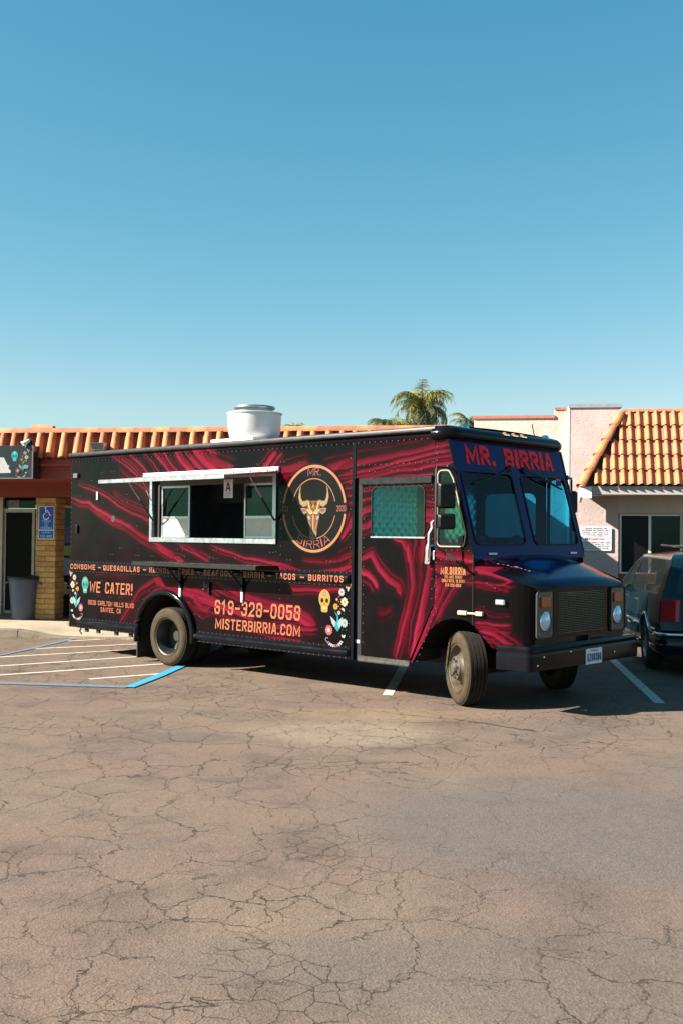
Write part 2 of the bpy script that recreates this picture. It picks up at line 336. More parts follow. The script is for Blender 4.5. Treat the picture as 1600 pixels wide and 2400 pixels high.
# ------------------------------------------------------------------ flat graphics (vinyl print)
class Gfx(MB):
    """flat coloured shapes in the plane x (right), y (up), each print layer a hair above the last"""
    def __init__(s, org, xd, yd, lift=.0008, ink=.5):
        super().__init__(); s.ink = ink; s.o = Vector(org); s.x = Vector(xd).normalized(); s.y = Vector(yd).normalized(); s.n = s.x.cross(s.y); s.lift = lift; s.k = 0
    def poly(s, P, col, layer=None):
        col = tuple(v*s.ink for v in col); s.k += 1; z = s.lift*(1+s.k*.12)
        s.add([s.o+s.x*p[0]+s.y*p[1]+s.n*z for p in P], [tuple(range(len(P)))], col)
    def disc(s, x, y, r, col, ry=None, n=14, rot=0, a0=0, a1=2*math.pi):
        ry = ry or r; P = []
        for i in range(n):
            t = a0+(a1-a0)*i/(n if a1-a0 > 6.28 else n-1); u, v = r*math.cos(t), ry*math.sin(t); P.append((x+u*math.cos(rot)-v*math.sin(rot), y+u*math.sin(rot)+v*math.cos(rot)))
        s.poly(P, col)
    def line(s, P, wd, col):
        col = tuple(v*s.ink for v in col)
        P = [Vector(p) for p in P]
        L = []
        for i, p in enumerate(P):
            d = (P[min(i+1, len(P)-1)]-P[max(i-1, 0)]).normalized(); nn = Vector((-d.y, d.x))*wd/2; L.append((p+nn, p-nn))
        s.k += 1; z = s.lift*(1+s.k*.12); vs = [s.o+s.x*q.x+s.y*q.y+s.n*z for ab in L for q in ab]
        s.add(vs, [(2*i, 2*i+1, 2*i+3, 2*i+2) for i in range(len(L)-1)], col)
    def ring(s, r, wd, a0, a1, col, n=40):
        s.line([(r*math.cos(a0+(a1-a0)*i/n), r*math.sin(a0+(a1-a0)*i/n)) for i in range(n+1)], wd, col)
    def flower(s, x, y, r, n, pet, cen, inner=None, kind=0):
        for i in range(n):
            t = 2*math.pi*i/n; s.disc(x+r*.62*math.cos(t), y+r*.62*math.sin(t), r*.4, pet if not (inner and i % 2) else inner, ry=r*(1.9/n if kind else 2.4/n), n=8, rot=t)
        s.disc(x, y, r*.34, cen, n=10)
        s.disc(x, y, r*.15, tuple(c*.5 for c in cen), n=8)
    def skull(s, x, y, r, col, dark, acc):
        s.disc(x, y+r*.18, r*.82, col, ry=r*.98, n=20); s.poly([(x-r*.52, y-r*.3), (x+r*.52, y-r*.3), (x+r*.46, y-r*1.1), (x+r*.3, y-r*1.22), (x-r*.3, y-r*1.22), (x-r*.46, y-r*1.1)], col)
        for q in (-1, 1): s.disc(x+q*r*.34, y, r*.22, dark, ry=r*.25, n=10)
        s.poly([(x-r*.1, y-r*.42), (x+r*.1, y-r*.42), (x, y-r*.2)], dark)
        s.poly([(x-r*.34, y-r*.66), (x+r*.34, y-r*.66), (x+r*.28, y-r*.88), (x-r*.28, y-r*.88)], (.42, .42, .4))
        s.flower(x, y+r*.72, r*.26, 6, acc, (.8, .5, .1)); s.disc(x-r*.34, y+r*.6, r*.1, (.1, .4, .6), n=6); s.disc(x+r*.34, y+r*.6, r*.1, (.1, .4, .6), n=6)
    def done(s, name, m, parent): return s.build(name, m, parent, cols=True, kind='stuff')
WHITE = (.42, .42, .41); PINK = (.42, .12, .14); TEAL = (.03, .26, .32); GOLD = (.45, .25, .05); ORNG = (.45, .13, .03); CREAM = (.44, .38, .24); BLUE = (.1, .3, .6); DARK = (.02, .016, .018)
def bouquet(g, x, y, k, f=1):
    """the stack of folk flowers with a turquoise bird, k metres per unit, f=-1 mirrors it"""
    X = lambda v: x+f*v*k; Y = lambda v: y+v*k
    for dx in (-.04, .03, .09): g.disc(X(.36+dx), Y(1.22+abs(dx-.03)), .03*k, ORNG if dx > .05 else WHITE, ry=.075*k, rot=-f*dx*5, n=8)
    g.flower(X(.17), Y(1.12), .10*k, 12, WHITE, PINK); g.flower(X(.27), Y(.88), .115*k, 8, (.55, .75, .5), GOLD, CREAM)
    g.disc(X(.02), Y(.93), .04*k, PINK, n=8); g.disc(X(.02), Y(.93), .022*k, WHITE, n=8); g.flower(X(-.02), Y(.75), .085*k, 10, GOLD, ORNG)
    for i in range(6): g.disc(X(.12+.015*(-1)**i*2), Y(.7+i*.06), .03*k, ORNG, ry=.012*k, rot=(.7 if i % 2 else -.7), n=6)
    g.disc(X(.1), Y(.6), .05*k, WHITE, n=10); g.disc(X(.1), Y(.6), .022*k, (.4, .05, .1), n=8)
    g.disc(X(.25), Y(.68), .03*k, WHITE, ry=.05*k, rot=.4, n=6); g.disc(X(.21), Y(.7), .02*k, WHITE, ry=.04*k, rot=-.4, n=6)
    # bird
    g.poly([(X(-.03), Y(.2)), (X(.06), Y(.12)), (X(.12), Y(.2)), (X(.14), Y(.36)), (X(.04), Y(.34)), (X(-.06), Y(.4))], TEAL)
    g.poly([(X(-.2), Y(.5)), (X(-.1), Y(.44)), (X(.0), Y(.36)), (X(-.05), Y(.22)), (X(-.14), Y(.32))], (.28, .40, .40))
    g.poly([(X(.22), Y(.5)), (X(.1), Y(.42)), (X(.05), Y(.32)), (X(.12), Y(.2)), (X(.2), Y(.32))], (.28, .40, .40))
    g.poly([(X(-.06), Y(.64)), (X(.03), Y(.5)), (X(.02), Y(.34)), (X(.08), Y(.34)), (X(.08), Y(.52))], TEAL)
    g.flower(X(.28), Y(.35), .115*k, 10, (.1, .5, .6), GOLD, CREAM); g.flower(X(-.24), Y(.14), .135*k, 14, PINK, (.8, .55, .5))
    for i in range(9):
        t = -2.4+i*.24; c = [PINK, WHITE, (.45, .6, .75), WHITE, ORNG][i % 5]
        for q in (1, .86): g.disc(X(-.05+.3*q*math.cos(t)), Y(-.02+.24*q*math.sin(t)), .03*k, c, ry=.02*k, n=6)
    g.ring  # no-op
    g.line([(X(-.3-.05*math.sin(v)), Y(-.1+.05*math.cos(v))) for v in np.linspace(-1, 3.5, 9)], .012*k, WHITE)
    for q in (-.03, .03): g.disc(X(.26+q), Y(.02), .022*k, (.5, .7, .5), ry=.045*k, rot=-q*15, n=6)

# ------------------------------------------------------------------ numpy value noise
_tab = NPR.random((64, 64))
def vnoise(x, y):
    xi = np.floor(x).astype(int); yi = np.floor(y).astype(int); fx = x-xi; fy = y-yi; fx = fx*fx*(3-2*fx); fy = fy*fy*(3-2*fy)
    t = lambda a, b: _tab[a % 64, b % 64]
    return (t(xi, yi)*(1-fx)+t(xi+1, yi)*fx)*(1-fy)+(t(xi, yi+1)*(1-fx)+t(xi+1, yi+1)*fx)*fy
def fbm(x, y, o=4):
    v = 0; a = .5
    for i in range(o): v = v+a*vnoise(x*2**i+i*17.3, y*2**i+i*9.1); a *= .5
    return v/(1-.5**o)
# ================================================================== FOOD TRUCK (local x forward, y towards its left side, z up)
W = 2.28; BLK = (.018, .016, .017)
M_liv = attrmat('truck_vinyl_wrap', .15, coat=0, wear=.008, spec=.09)
M_cabp = attrmat('cab_face_vinyl', .12, coat=0, spec=.13)
M_print = attrmat('vinyl_print', .3, spec=.15)
M_blk = mat('black_gloss_paint', (.004, .004, .006), .14, spec=.15, coat=0, noise=.4, nscale=5)
M_satin = mat('black_satin_trim', (.010, .0095, .010), .36, spec=.22, noise=.5, nscale=14)
M_rubber = mat('black_rubber', (.012, .012, .012), .8)
M_gap = mat('dark_recess', (.004, .004, .004), .9)
M_under = mat('greasy_underbody', (.012, .011, .010), .8, noise=.5, nscale=6)
M_alu = mat('mill_aluminium', (.42, .43, .45), .36, metal=1, noise=.25, nscale=18)
M_white = mat('white_enamel', (.62, .62, .62), .35, noise=.08, nscale=6)
M_chrome = mat('chrome', (.75, .76, .78), .08, metal=1)
M_orange = mat('orange_vinyl_letter', (.25, .070, .028), .4, noise=.12, nscale=5)
M_redl = mat('red_vinyl_letter', (.95, .008, .008), .4, spec=.1, noise=.1, nscale=5)
M_line = mat('pale_orange_ring', (.80, .42, .18), .4)
M_thin = mat('rose_outline_vinyl', (.15, .035, .03), .4)
G_door = glass('green_side_glass', (.44, .74, .60), .8)
G_wind = glass('windscreen_glass', (.04, .44, .97), .4)  # blue tint stands in for the reflected sky
G_serv = glass('serving_glass', (.35, .4, .46), .6)
BANDS=[
(0.046,0.074,1,[(-2.31,2.37),(-2.04,2.31),(-1.82,2.31),(-1.64,2.21),(-1.37,2.12),(-1.16,2.03),(-0.8,1.91),(-0.48,1.79),(-0.16,1.69),(0.14,1.57),(0.38,1.43),(0.61,1.34)]),
(0.029,0.027,0.55,[(-1.68,2.18),(-1.33,2.06),(-0.99,1.91),(-0.64,1.77),(-0.35,1.64)]),
(0.021,0.046,0.8,[(-2.11,2.57),(-1.69,2.48),(-1.34,2.35),(-1.1,2.23),(-0.8,2.13),(-0.55,2.07),(-0.33,2.0)]),
(0.016,0.027,0.55,[(-1.24,2.43),(-1.0,2.3),(-0.68,2.21),(-0.33,2.12)]),
(0.02,0.015,1,[(-1.3,2.99),(-0.95,2.84),(-0.69,2.69),(-0.49,2.53),(-0.33,2.41)]),
(0.06,0.058,0.35,[(-1.05,2.78),(-0.82,2.64),(-0.49,2.47),(-0.33,2.35)]),
(0.016,0.019,0.8,[(-1.1,2.98),(-0.72,2.76),(-0.5,2.61)]),
(0.043,0.042,1,[(-0.84,2.99),(-0.53,2.8),(-0.34,2.64)]),
(0.016,0.015,0.9,[(-0.5,2.99),(-0.28,2.83),(-0.09,2.64)]),
(0.042,0.049,1,[(-0.28,2.99),(-0.01,2.78),(0.15,2.65)]),
(0.015,0.019,0.7,[(-0.16,2.98),(0.02,2.82),(0.24,2.64)]),
(0.03,0.041,1,[(-0.05,2.98),(0.08,2.84),(0.35,2.64)]),
(0.068,0.092,1,[(0.21,2.98),(0.35,2.83),(0.64,2.64)]),
(0.026,0.037,0.8,[(0.39,2.98),(0.58,2.82),(0.84,2.65)]),
(0.074,0.072,0.9,[(0.58,2.99),(0.81,2.81),(1.06,2.66)]),
(0.084,0.097,0.9,[(0.5,3.05),(0.71,2.94),(0.94,2.79),(1.14,2.66)]),
(0.066,0.128,0.75,[(0.71,3.0),(0.91,2.86),(1.16,2.77),(1.4,2.68)]),
(0.033,0.033,0.9,[(0.53,2.89),(0.71,2.77),(0.89,2.64)]),
(0.05,0.033,0.9,[(0.55,3.08),(0.81,3.03),(1.06,2.92)]),
(0.094,0.062,0.8,[(1.92,2.66),(2.03,2.74),(2.12,2.83),(2.2,2.89)]),
(0.046,0.031,0.7,[(2.1,2.67),(2.23,2.81),(2.31,2.87)]),
(0.093,0.135,0.75,[(2.1,2.63),(2.32,2.65),(2.56,2.69),(2.79,2.71)]),
(0.062,0.045,0.6,[(2.21,2.5),(2.36,2.56),(2.58,2.64)]),
(0.103,0.101,0.85,[(3.06,2.64),(3.28,2.69),(3.53,2.73)]),
(0.083,0.057,0.75,[(3.27,2.65),(3.49,2.69),(3.86,2.74),(4.25,2.78),(4.68,2.83),(4.93,2.85)]),
(0.041,0.042,1,[(3.27,2.56),(3.56,2.59),(3.93,2.65),(4.25,2.7),(4.69,2.76),(4.93,2.78)]),
(0.012,0.013,0.85,[(3.29,2.52),(3.56,2.54),(3.93,2.6),(4.25,2.65),(4.69,2.7),(4.94,2.73)]),
(0.037,0.034,0.95,[(3.34,2.47),(3.57,2.51),(3.99,2.57),(4.38,2.59),(4.7,2.62),(4.97,2.66)]),
(0.018,0.017,1,[(3.99,2.51),(4.38,2.52),(4.68,2.53)]),
(0.019,0.025,0.95,[(3.37,2.4),(3.44,2.41),(3.51,2.43)]),
(0.014,0.013,1,[(3.61,2.36),(3.86,2.4),(4.25,2.41),(4.7,2.43)]),
(0.016,0.016,0.95,[(3.4,2.32),(3.45,2.33),(3.51,2.34)]),
(0.019,0.022,0.9,[(3.42,2.23),(3.62,2.27),(3.78,2.29)]),
(0.012,0.021,0.95,[(4.13,2.23),(4.54,2.24),(4.71,2.23)]),
(0.012,0.012,0.6,[(4.5,2.31),(4.7,2.31)]),
(0.031,0.112,1.15,[(3.33,1.8),(3.39,1.9),(3.46,1.98),(3.52,2.06)]),
(0.081,0.07,1,[(3.6,1.95),(3.68,1.96),(3.75,1.98),(3.79,2.02)]),
(0.051,0.06,1,[(3.6,2.09),(3.68,2.14),(3.79,2.17)]),
(0.106,0.124,0.85,[(4.57,2.11),(4.64,2.11),(4.72,2.11)]),
(0.068,0.086,0.75,[(4.54,2.03),(4.63,2.04),(4.71,2.0)]),
(0.02,0.068,1.05,[(4.12,1.81),(4.25,1.79),(4.32,1.68),(4.35,1.54)]),
(0.077,0.068,0.6,[(4.5,1.54),(4.53,1.7),(4.55,1.81),(4.57,1.89)]),
(0.073,0.037,0.95,[(4.33,1.75),(4.37,1.54),(4.4,1.24),(4.34,0.99),(4.25,0.75),(4.16,0.44)]),
(0.024,0.024,0.5,[(4.48,1.73),(4.51,1.37),(4.47,1.12),(4.39,0.88),(4.34,0.51)]),
(0.072,0.133,0.95,[(4.66,1.66),(4.62,1.43),(4.58,1.22),(4.53,0.98),(4.48,0.76),(4.44,0.56),(4.4,0.39)]),
(0.095,0.073,0.8,[(4.79,1.38),(4.74,1.14),(4.7,1.01),(4.63,0.87),(4.52,0.64),(4.42,0.41)]),
(0.132,0.104,0.95,[(4.69,1.66),(4.86,1.64),(5.05,1.63),(5.24,1.59)]),
(0.108,0.069,0.8,[(4.71,1.49),(4.86,1.46),(5.08,1.47),(5.26,1.49)]),
(0.107,0.071,0.85,[(4.73,1.37),(4.79,1.28),(4.76,1.2)]),
(0.035,0.024,0.8,[(5.05,1.35),(4.94,1.22),(4.83,1.07),(4.76,0.92)]),
(0.059,0.017,0.8,[(4.93,1.38),(4.85,1.24),(4.77,1.1),(4.73,0.97)]),
(0.012,0.012,0.8,[(5.12,1.35),(5.27,1.35)]),
(0.076,0.074,0.85,[(3.62,1.56),(3.79,1.64),(3.89,1.47),(4.04,1.34),(4.18,1.28),(4.23,1.17)]),
(0.089,0.05,0.95,[(3.59,1.44),(3.73,1.39),(3.83,1.31),(3.89,1.23)]),
(0.052,0.076,0.6,[(3.29,1.56),(3.43,1.6),(3.54,1.65)]),
(0.044,0.064,1,[(3.3,1.39),(3.44,1.41),(3.54,1.44)]),
(0.075,0.049,0.3,[(3.9,0.95),(4.01,0.96),(4.09,0.99)]),
(0.014,0.016,0.95,[(5.24,1.36),(5.36,1.34),(5.5,1.32),(5.64,1.34),(5.73,1.38)]),
(0.025,0.025,1,[(5.25,0.91),(5.4,0.92),(5.51,0.91),(5.73,0.92)]),
(0.009,0.016,0.8,[(5.27,0.86),(5.51,0.85),(5.73,0.85)]),
(0.035,0.078,1,[(5.31,0.83),(5.51,0.82),(5.64,0.77),(5.74,0.72),(5.83,0.67)]),
(0.023,0.056,0.5,[(5.41,0.73),(5.55,0.74),(5.7,0.7)]),
(0.139,0.135,0.95,[(5.26,1.5),(5.43,1.49),(5.6,1.45),(5.73,1.41)]),
(0.016,0.011,0.4,[(5.25,1.06),(5.51,0.99),(5.73,1.02)]),
(0.023,0.057,0.95,[(0.96,1.68),(1.21,1.62),(1.4,1.59),(1.64,1.53),(2.03,1.5),(2.47,1.45),(2.74,1.38),(2.99,1.4),(3.29,1.45),(3.53,1.49)]),
(0.061,0.057,0.9,[(2.21,1.45),(2.47,1.41),(2.79,1.38),(3.13,1.37),(3.53,1.4)]),
(0.03,0.043,0.5,[(2.68,1.54),(3.09,1.52),(3.5,1.61)]),
(0.054,0.043,0.85,[(2.45,1.18),(2.68,1.17),(2.99,1.18),(3.35,1.21)]),
(0.049,0.222,0.72,[(0.97,1.21),(1.34,1.12),(1.69,1.04),(2.04,0.97),(2.37,0.91),(2.65,0.85),(2.9,0.76)]),
(0.026,0.025,0.7,[(0.97,1.11),(1.24,1.05),(1.58,0.97)]),
(0.118,0.094,0.85,[(0.25,1.04),(0.49,1.04),(0.75,0.95),(1.1,0.89),(1.46,0.84),(1.81,0.77)]),
(0.062,0.059,0.6,[(1.95,0.71),(2.26,0.7),(2.59,0.69),(2.94,0.7)]),
(0.031,0.06,0.75,[(1.77,0.64),(2.09,0.57),(2.4,0.54),(2.71,0.52)]),
(0.047,0.076,0.6,[(-1.01,0.54),(-0.88,0.69),(-0.76,0.83),(-0.59,0.99),(-0.37,1.1),(-0.15,1.2),(-0.03,1.23)]),
(0.046,0.045,0.6,[(-0.64,0.56),(-0.52,0.77),(-0.38,0.91),(-0.18,1.03),(-0.03,1.06)]),
(0.172,0.128,0.7,[(-0.21,1.18),(-0.03,1.15),(0.18,1.08),(0.42,1.06),(0.7,1.01)]),
(0.092,0.054,0.85,[(0.44,1.1),(0.67,1.07),(0.93,0.99),(1.12,0.93)]),
(0.11,0.072,0.7,[(0.62,0.97),(0.73,0.89),(0.82,0.82),(0.96,0.85)]),
(0.038,0.063,1,[(-0.23,1.66),(-0.04,1.59),(0.17,1.52),(0.41,1.46)]),
(0.019,0.036,0.95,[(0.32,1.67),(0.55,1.59),(0.78,1.52),(0.92,1.47)]),
(0.02,0.016,0.35,[(-1.65,1.21),(-1.35,1.26),(-1.04,1.22),(-0.85,1.26)]),
(0.019,0.025,0.5,[(0.23,1.71),(0.49,1.66),(0.69,1.57),(0.89,1.48)])]

def sm(e0, e1, x): t = np.clip((x-e0)/(e1-e0), 0, 1); return t*t*(3-2*t)
ALLB = []
_R = random.Random(3)
for w0, w1, b_, P in BANDS:                      # finer threads run beside the broad streams
    nrm_ = lambda i: Vector((P[min(i+1, len(P)-1)][0]-P[max(i-1, 0)][0], P[min(i+1, len(P)-1)][1]-P[max(i-1, 0)][1])).normalized()
    for q in range(1 if max(w0, w1) < .05 else 2):
        off = _R.choice((-1, 1))*_R.uniform(.75, 1.7); o0, o1 = off*max(w0, .03), off*max(w1, .03)*_R.uniform(.6, 1.3); n_ = len(P)
        Q = [(p[0]-nrm_(i).y*(o0+(o1-o0)*i/(n_-1)), p[1]+nrm_(i).x*(o0+(o1-o0)*i/(n_-1))) for i, p in enumerate(P)]
        ALLB.append((_R.uniform(.010, .026), _R.uniform(.010, .028), b_*_R.uniform(.3, .75), Q))
ALLB += BANDS
def livery(u, z):
    """printed wrap: crimson poured-paint streams on charcoal, a function of the place on the truck's side"""
    n1 = fbm(u*2.1+3, z*2.1+5); n2 = fbm(u*2.1+40, z*2.1+23)
    x = u+(n1-.5)*.07; y = z+(n2-.5)*.07
    red = np.zeros(len(u)); val = np.zeros(len(u))
    for w0, w1, b, P in ALLB:
        P = np.array(P); mw = max(w0, w1)*.5+.03
        ib = np.nonzero((x > P[:, 0].min()-mw) & (x < P[:, 0].max()+mw) & (y > P[:, 1].min()-mw) & (y < P[:, 1].max()+mw))[0]
        if not len(ib): continue
        X = x[ib]; Y = y[ib]; best = np.full(len(ib), 1e9); tt = np.zeros(len(ib)); sd_ = np.zeros(len(ib)); n = len(P)-1
        for i in range(n):
            a = P[i]; e = P[i+1]-a; wx = X-a[0]; wy = Y-a[1]; L2 = e@e+1e-9; t = np.clip((wx*e[0]+wy*e[1])/L2, 0, 1)
            d = np.hypot(wx-e[0]*t, wy-e[1]*t); mk = d < best; best = np.where(mk, d, best); tt = np.where(mk, (i+t)/n, tt); sd_ = np.where(mk, (wx*e[1]-wy*e[0])/math.sqrt(L2), sd_)
        hw = (w0+(w1-w0)*tt)*.44*np.clip(np.minimum(tt, 1-tt)*9+.25, 0, 1)
        hw = hw*(.85+.3*fbm(X*4+b*7, Y*4))
        m = 1-sm(hw*.8-.005, hw*1.15+.010, best)
        streak = (.55+.75*fbm(sd_*30+P[0, 0]*9, tt*2.0+P[0, 1]*5, 3))*(.55+.75*fbm(X*1.6+31, Y*1.6+7, 2))
        edge = .85+.3*np.clip(sd_/(hw+1e-4), -1, 1)
        v = b*streak*edge
        hal = .16*np.exp(-(best/(1.6*hw+.035))**2); red[ib] = np.maximum(red[ib], hal); val[ib] = np.where(red[ib] <= hal+1e-6, np.maximum(val[ib], b*.55), val[ib])
        red[ib] = np.where(m > red[ib], m, red[ib]); val[ib] = val[ib]*(1-m)+v*m
    cloud = np.clip(fbm(u*1.3+9, z*1.3+70)-.5, 0, 1)
    grey = .7+.6*fbm(u*3+60, z*3+11)
    base = np.stack([.0026*grey+cloud*.018, .0021*grey, .0027*grey+cloud*.003], -1)
    crim = np.stack([.135*val, .0062*val**1.4, .0205*val**1.25], -1)
    return base*(1-red[:, None])+crim*red[:, None]
truck = empty('food_truck', (-2.4457, 15.1828, 0), rad(-42.576))
tag(truck, 'black step van food truck with crimson marbled wrap, bull badge and open serving hatch', 'food truck')
T = truck
right = lambda u, z: (u, 0*u, z)
def rect(x0, x1, y0, y1, r): return sd_round([(x0, y0), (x1, y0), (x1, y1), (x0, y1)], r)
def arch_pts(cx, z0, a, b, n=28): return [(cx+a*math.cos(t), z0+b*math.sin(t)) for t in np.linspace(0, math.pi, n)]
# --- body side with serving opening and rear wheel arch
s_win = rect(-.30, 2.19, 1.755, 2.60, .01); A_out = arch_pts(.03, .42, .565, .57)
s_arch = sd_poly([(-.535, .2)]+A_out[::-1]+[(.595, .2)]); s_main = sd_poly([(-2.32, .43), (3.49, .43), (3.49, 2.914), (-2.32, 2.914)])
keep = lambda x, y: np.minimum(np.minimum(s_main(x, y), -s_win(x, y)), -s_arch(x, y))
panel('side_panel', -2.32, 3.49, .43, 2.914, .010, right, keep, livery, M_liv, T)
# --- panel above the door, door, cab quarter
panel('header_panel', 3.551, 4.712, 2.512, 2.914, .0125, right, None, livery, M_liv, T)
DP = [(3.625, .445), (4.352, .445), (4.688, 1.10), (4.688, 2.43), (3.625, 2.43)]
dwin = [(3.785, 1.83), (4.55, 1.83), (4.55, 2.395), (3.785, 2.395)]
s_dwin = lambda x, y: np.minimum(rect(3.785, 4.55, 1.70, 2.395, .085)(x, y), y-1.83)
s_door = sd_poly(DP)
door = panel('sliding_door', 3.62, 4.70, .44, 2.44, .0125, lambda u, z: (u, 0*u+.022, z), lambda x, y: np.minimum(s_door(x, y), -s_dwin(x, y)), livery, M_liv, T)
me = np_mesh('door_glass', [(3.77, .030, 1.82), (4.56, .030, 1.82), (4.56, .030, 2.41), (3.77, .030, 2.41)], [(0, 1, 2, 3)]); link('window_pane', me, G_door, door)
oo = outline(dwin, .08); ring_frame('window_frame', oo, grow(oo, .012), lambda x, y, d: (x, d, y), M_satin, door, .024, .012)
box('window_sill', 3.77, 4.565, .006, .03, 1.815, 1.832, M_alu, door)
b = MB()
for k in range(4): b.box(3.60, 4.365, -.012+.012*k, -.004+.012*k, .385+.013*k, .40+.013*k)
b.box(3.60, 4.37, -.002, .06, .375, .438); b.build('door_sill', mat('worn_sill_metal', (.12, .11, .10), .3, metal=.7, noise=.4, nscale=12), T)
box('door_track', 3.60, 4.665, -.01, .05, 2.434, 2.508, M_satin, T)
box('door_recess', 3.505, 3.63, .035, .06, .39, 2.508, M_gap, T); box('drip_channel', 3.494, 3.548, -.006, .02, 2.50, 2.925, M_blk, T, bevel=.004)
box('door_post', 3.488, 3.53, -.004, .05, .385, 2.50, M_blk, T)
CP = [(4.40, .415), (4.65, .80), (4.73, .87), (4.84, .925), (4.95, .95), (5.08, .95), (5.16, .935), (5.235, .90), (5.235, 1.69), (4.904, 2.908), (4.716, 2.908), (4.716, 1.09), (4.395, .43)]
CW = [(4.765, 1.745), (5.105, 1.745), (5.125, 1.88), (4.955, 2.46), (4.90, 2.55), (4.77, 2.55)]
cw_r = sd_round(CW, .05); s_cab = sd_poly(CP); cabk = lambda x, y: np.minimum(s_cab(x, y), -cw_r(x, y))
cab = panel('cab_side', 4.39, 5.24, .41, 2.91, .0125, right, cabk, livery, M_liv, T)
oc = outline(CW, .05, 5)
ring_frame('rubber_seal', oc, grow(oc, .028), lambda x, y, d: (x, d, y), M_rubber, cab, .008, -.012)
ring_frame('seal_bead', grow(oc, .010), grow(oc, .017), lambda x, y, d: (x, d, y), mat('dusty_bead', (.42, .34, .22), .45), cab, -.010, -.016)
b = MB(); b.add([(p.x, .004, p.y) for p in oc], [tuple(range(len(oc)))]); b.build('quarter_glass', G_door, T)
# --- cove under the roof rail and the rails
panel('roof_cove', -2.32, 4.735, 2.916, 2.992, .0125, lambda u, z: (u, .004-.006*np.sin((z-2.916)/.076*3.14), z), None, livery, M_liv, T)
RP = [(-.01, 2.990), (.028, 2.992), (.04, 3.005), (.04, 3.035), (.03, 3.052), (.0, 3.06), (-.09, 3.058)]
sweep('roof_rail', [(-2.34, 0, 0, -1), (4.73, 0, 0, -1)], RP, M_satin, T, auto=40)
sweep('roof_rail', [(4.73, W, 0, 1), (-2.34, W, 0, 1)], RP, M_satin, T, auto=40)
arc = lambda cx, cy, r, a0, a1, n=8: [(cx+r*math.cos(t), cy+r*math.sin(t), math.cos(t), math.sin(t)) for t in np.linspace(a0, a1, n)]
path = [(4.70, 0, 0, -1)]+arc(4.77, .13, .13, -math.pi/2, 0)+arc(4.77, W-.13, .13, 0, math.pi/2)+[(4.70, W, 0, 1)]
sweep('roof_visor', path, [(-.02, 2.906), (.012, 2.902), (.045, 2.912), (.068, 2.94), (.072, 2.972), (.058, 3.008), (.02, 3.042), (-.05, 3.064), (-.16, 3.068)], M_blk, T, auto=50)
panel('roof', -2.32, 4.86, -.0, W, .12, lambda u, w_: (u, w_, 3.052+.03*(1-(2*w_/W-1)**2)), None, None, mat('grey_roof_skin', (.10, .10, .105), .5, noise=.3), T)
for wv in (1.02, 1.20, 1.38):
    k = MB(); k.lathe([(.0, .03), (.018, .028), (.03, .012), (.032, 0)], 12, 'z', (4.93, wv, 3.022)); ml = k.build('marker_light', mat('amber_lens', (.75, .13, .01), .15), T, smooth=True)
    kb = MB(); kb.box(4.90, 4.965, wv-.055, wv+.055, 3.012, 3.026); kb.build('lamp_base', M_chrome, ml)
for wv in (.33, 2.0):
    k = MB(); k.lathe([(0, .05), (.03, .045), (.05, .02), (.055, 0)], 12, 'z', (4.86, wv, 3.045)); k.build('clearance_lamp', M_chrome, T, smooth=True)
k = MB(); k.tube([(4.8, 1.86, 3.06), (4.78, 1.83, 3.22)], .006, 6); k.build('aerial', M_satin, T)
# --- far side, rear, interior
panel('side_panel', -2.32, 4.71, .43, 2.914, .05, lambda u, z: (u, 0*u+W, z), lambda x, y: -s_dwin(x, y), lambda u, z: livery(u, z), M_liv, T)
panel('cab_side', 4.70, 5.24, .41, 2.91, .02, lambda u, z: (u, 0*u+W, z), cabk, livery, M_liv, T)
b = MB(); b.add([(p.x, W-.004, p.y) for p in oc], [tuple(range(len(oc)))]); b.build('quarter_glass', G_door, T)
link('window_pane', np_mesh('lg', [(3.77, W-.03, 1.82), (4.56, W-.03, 1.82), (4.56, W-.03, 2.41), (3.77, W-.03, 2.41)], [(0, 1, 2, 3)]), G_door, T)
panel('rear_panel', 0, W, .43, 3.04, .05, lambda w_, z: (0*w_-2.32, w_, z), None, lambda a, c: np.tile(np.array([BLK]), (len(a), 1)), M_liv, T)
M_int = mat('dull_stainless', (.40, .41, .43), .45, metal=.6, noise=.3, nscale=3); M_intd = mat('dark_cab_trim', (.02, .02, .024), .7)
b = MB(); b.box(-2.28, 3.6, W-.09, W-.05, .62, 3.03); b.box(-2.28, -2.24, .03, W-.1, .62, 3.03); b.box(-2.28, -.66, .03, W-.05, .58, .62); b.box(-.66, .72, .78, W-.78, .58, .62); b.box(.72, 3.6, .03, W-.05, .58, .62); b.box(-.66, .72, .012, .78, 1.02, 1.05); b.box(-2.28, 3.6, .03, W-.05, 2.93, 2.96); b.build('kitchen_lining', M_int, T)
box('range_hood', -.6, 2.3, 1.35, 2.15, 2.30, 2.75, M_int, T, bevel=.02)
box('cooking_range', -.4, 1.9, 1.45, 2.15, .62, 1.55, M_int, T, bevel=.02)
box('prep_counter', -.25, 2.1, .12, .55, 1.69, 1.735, M_int, T)
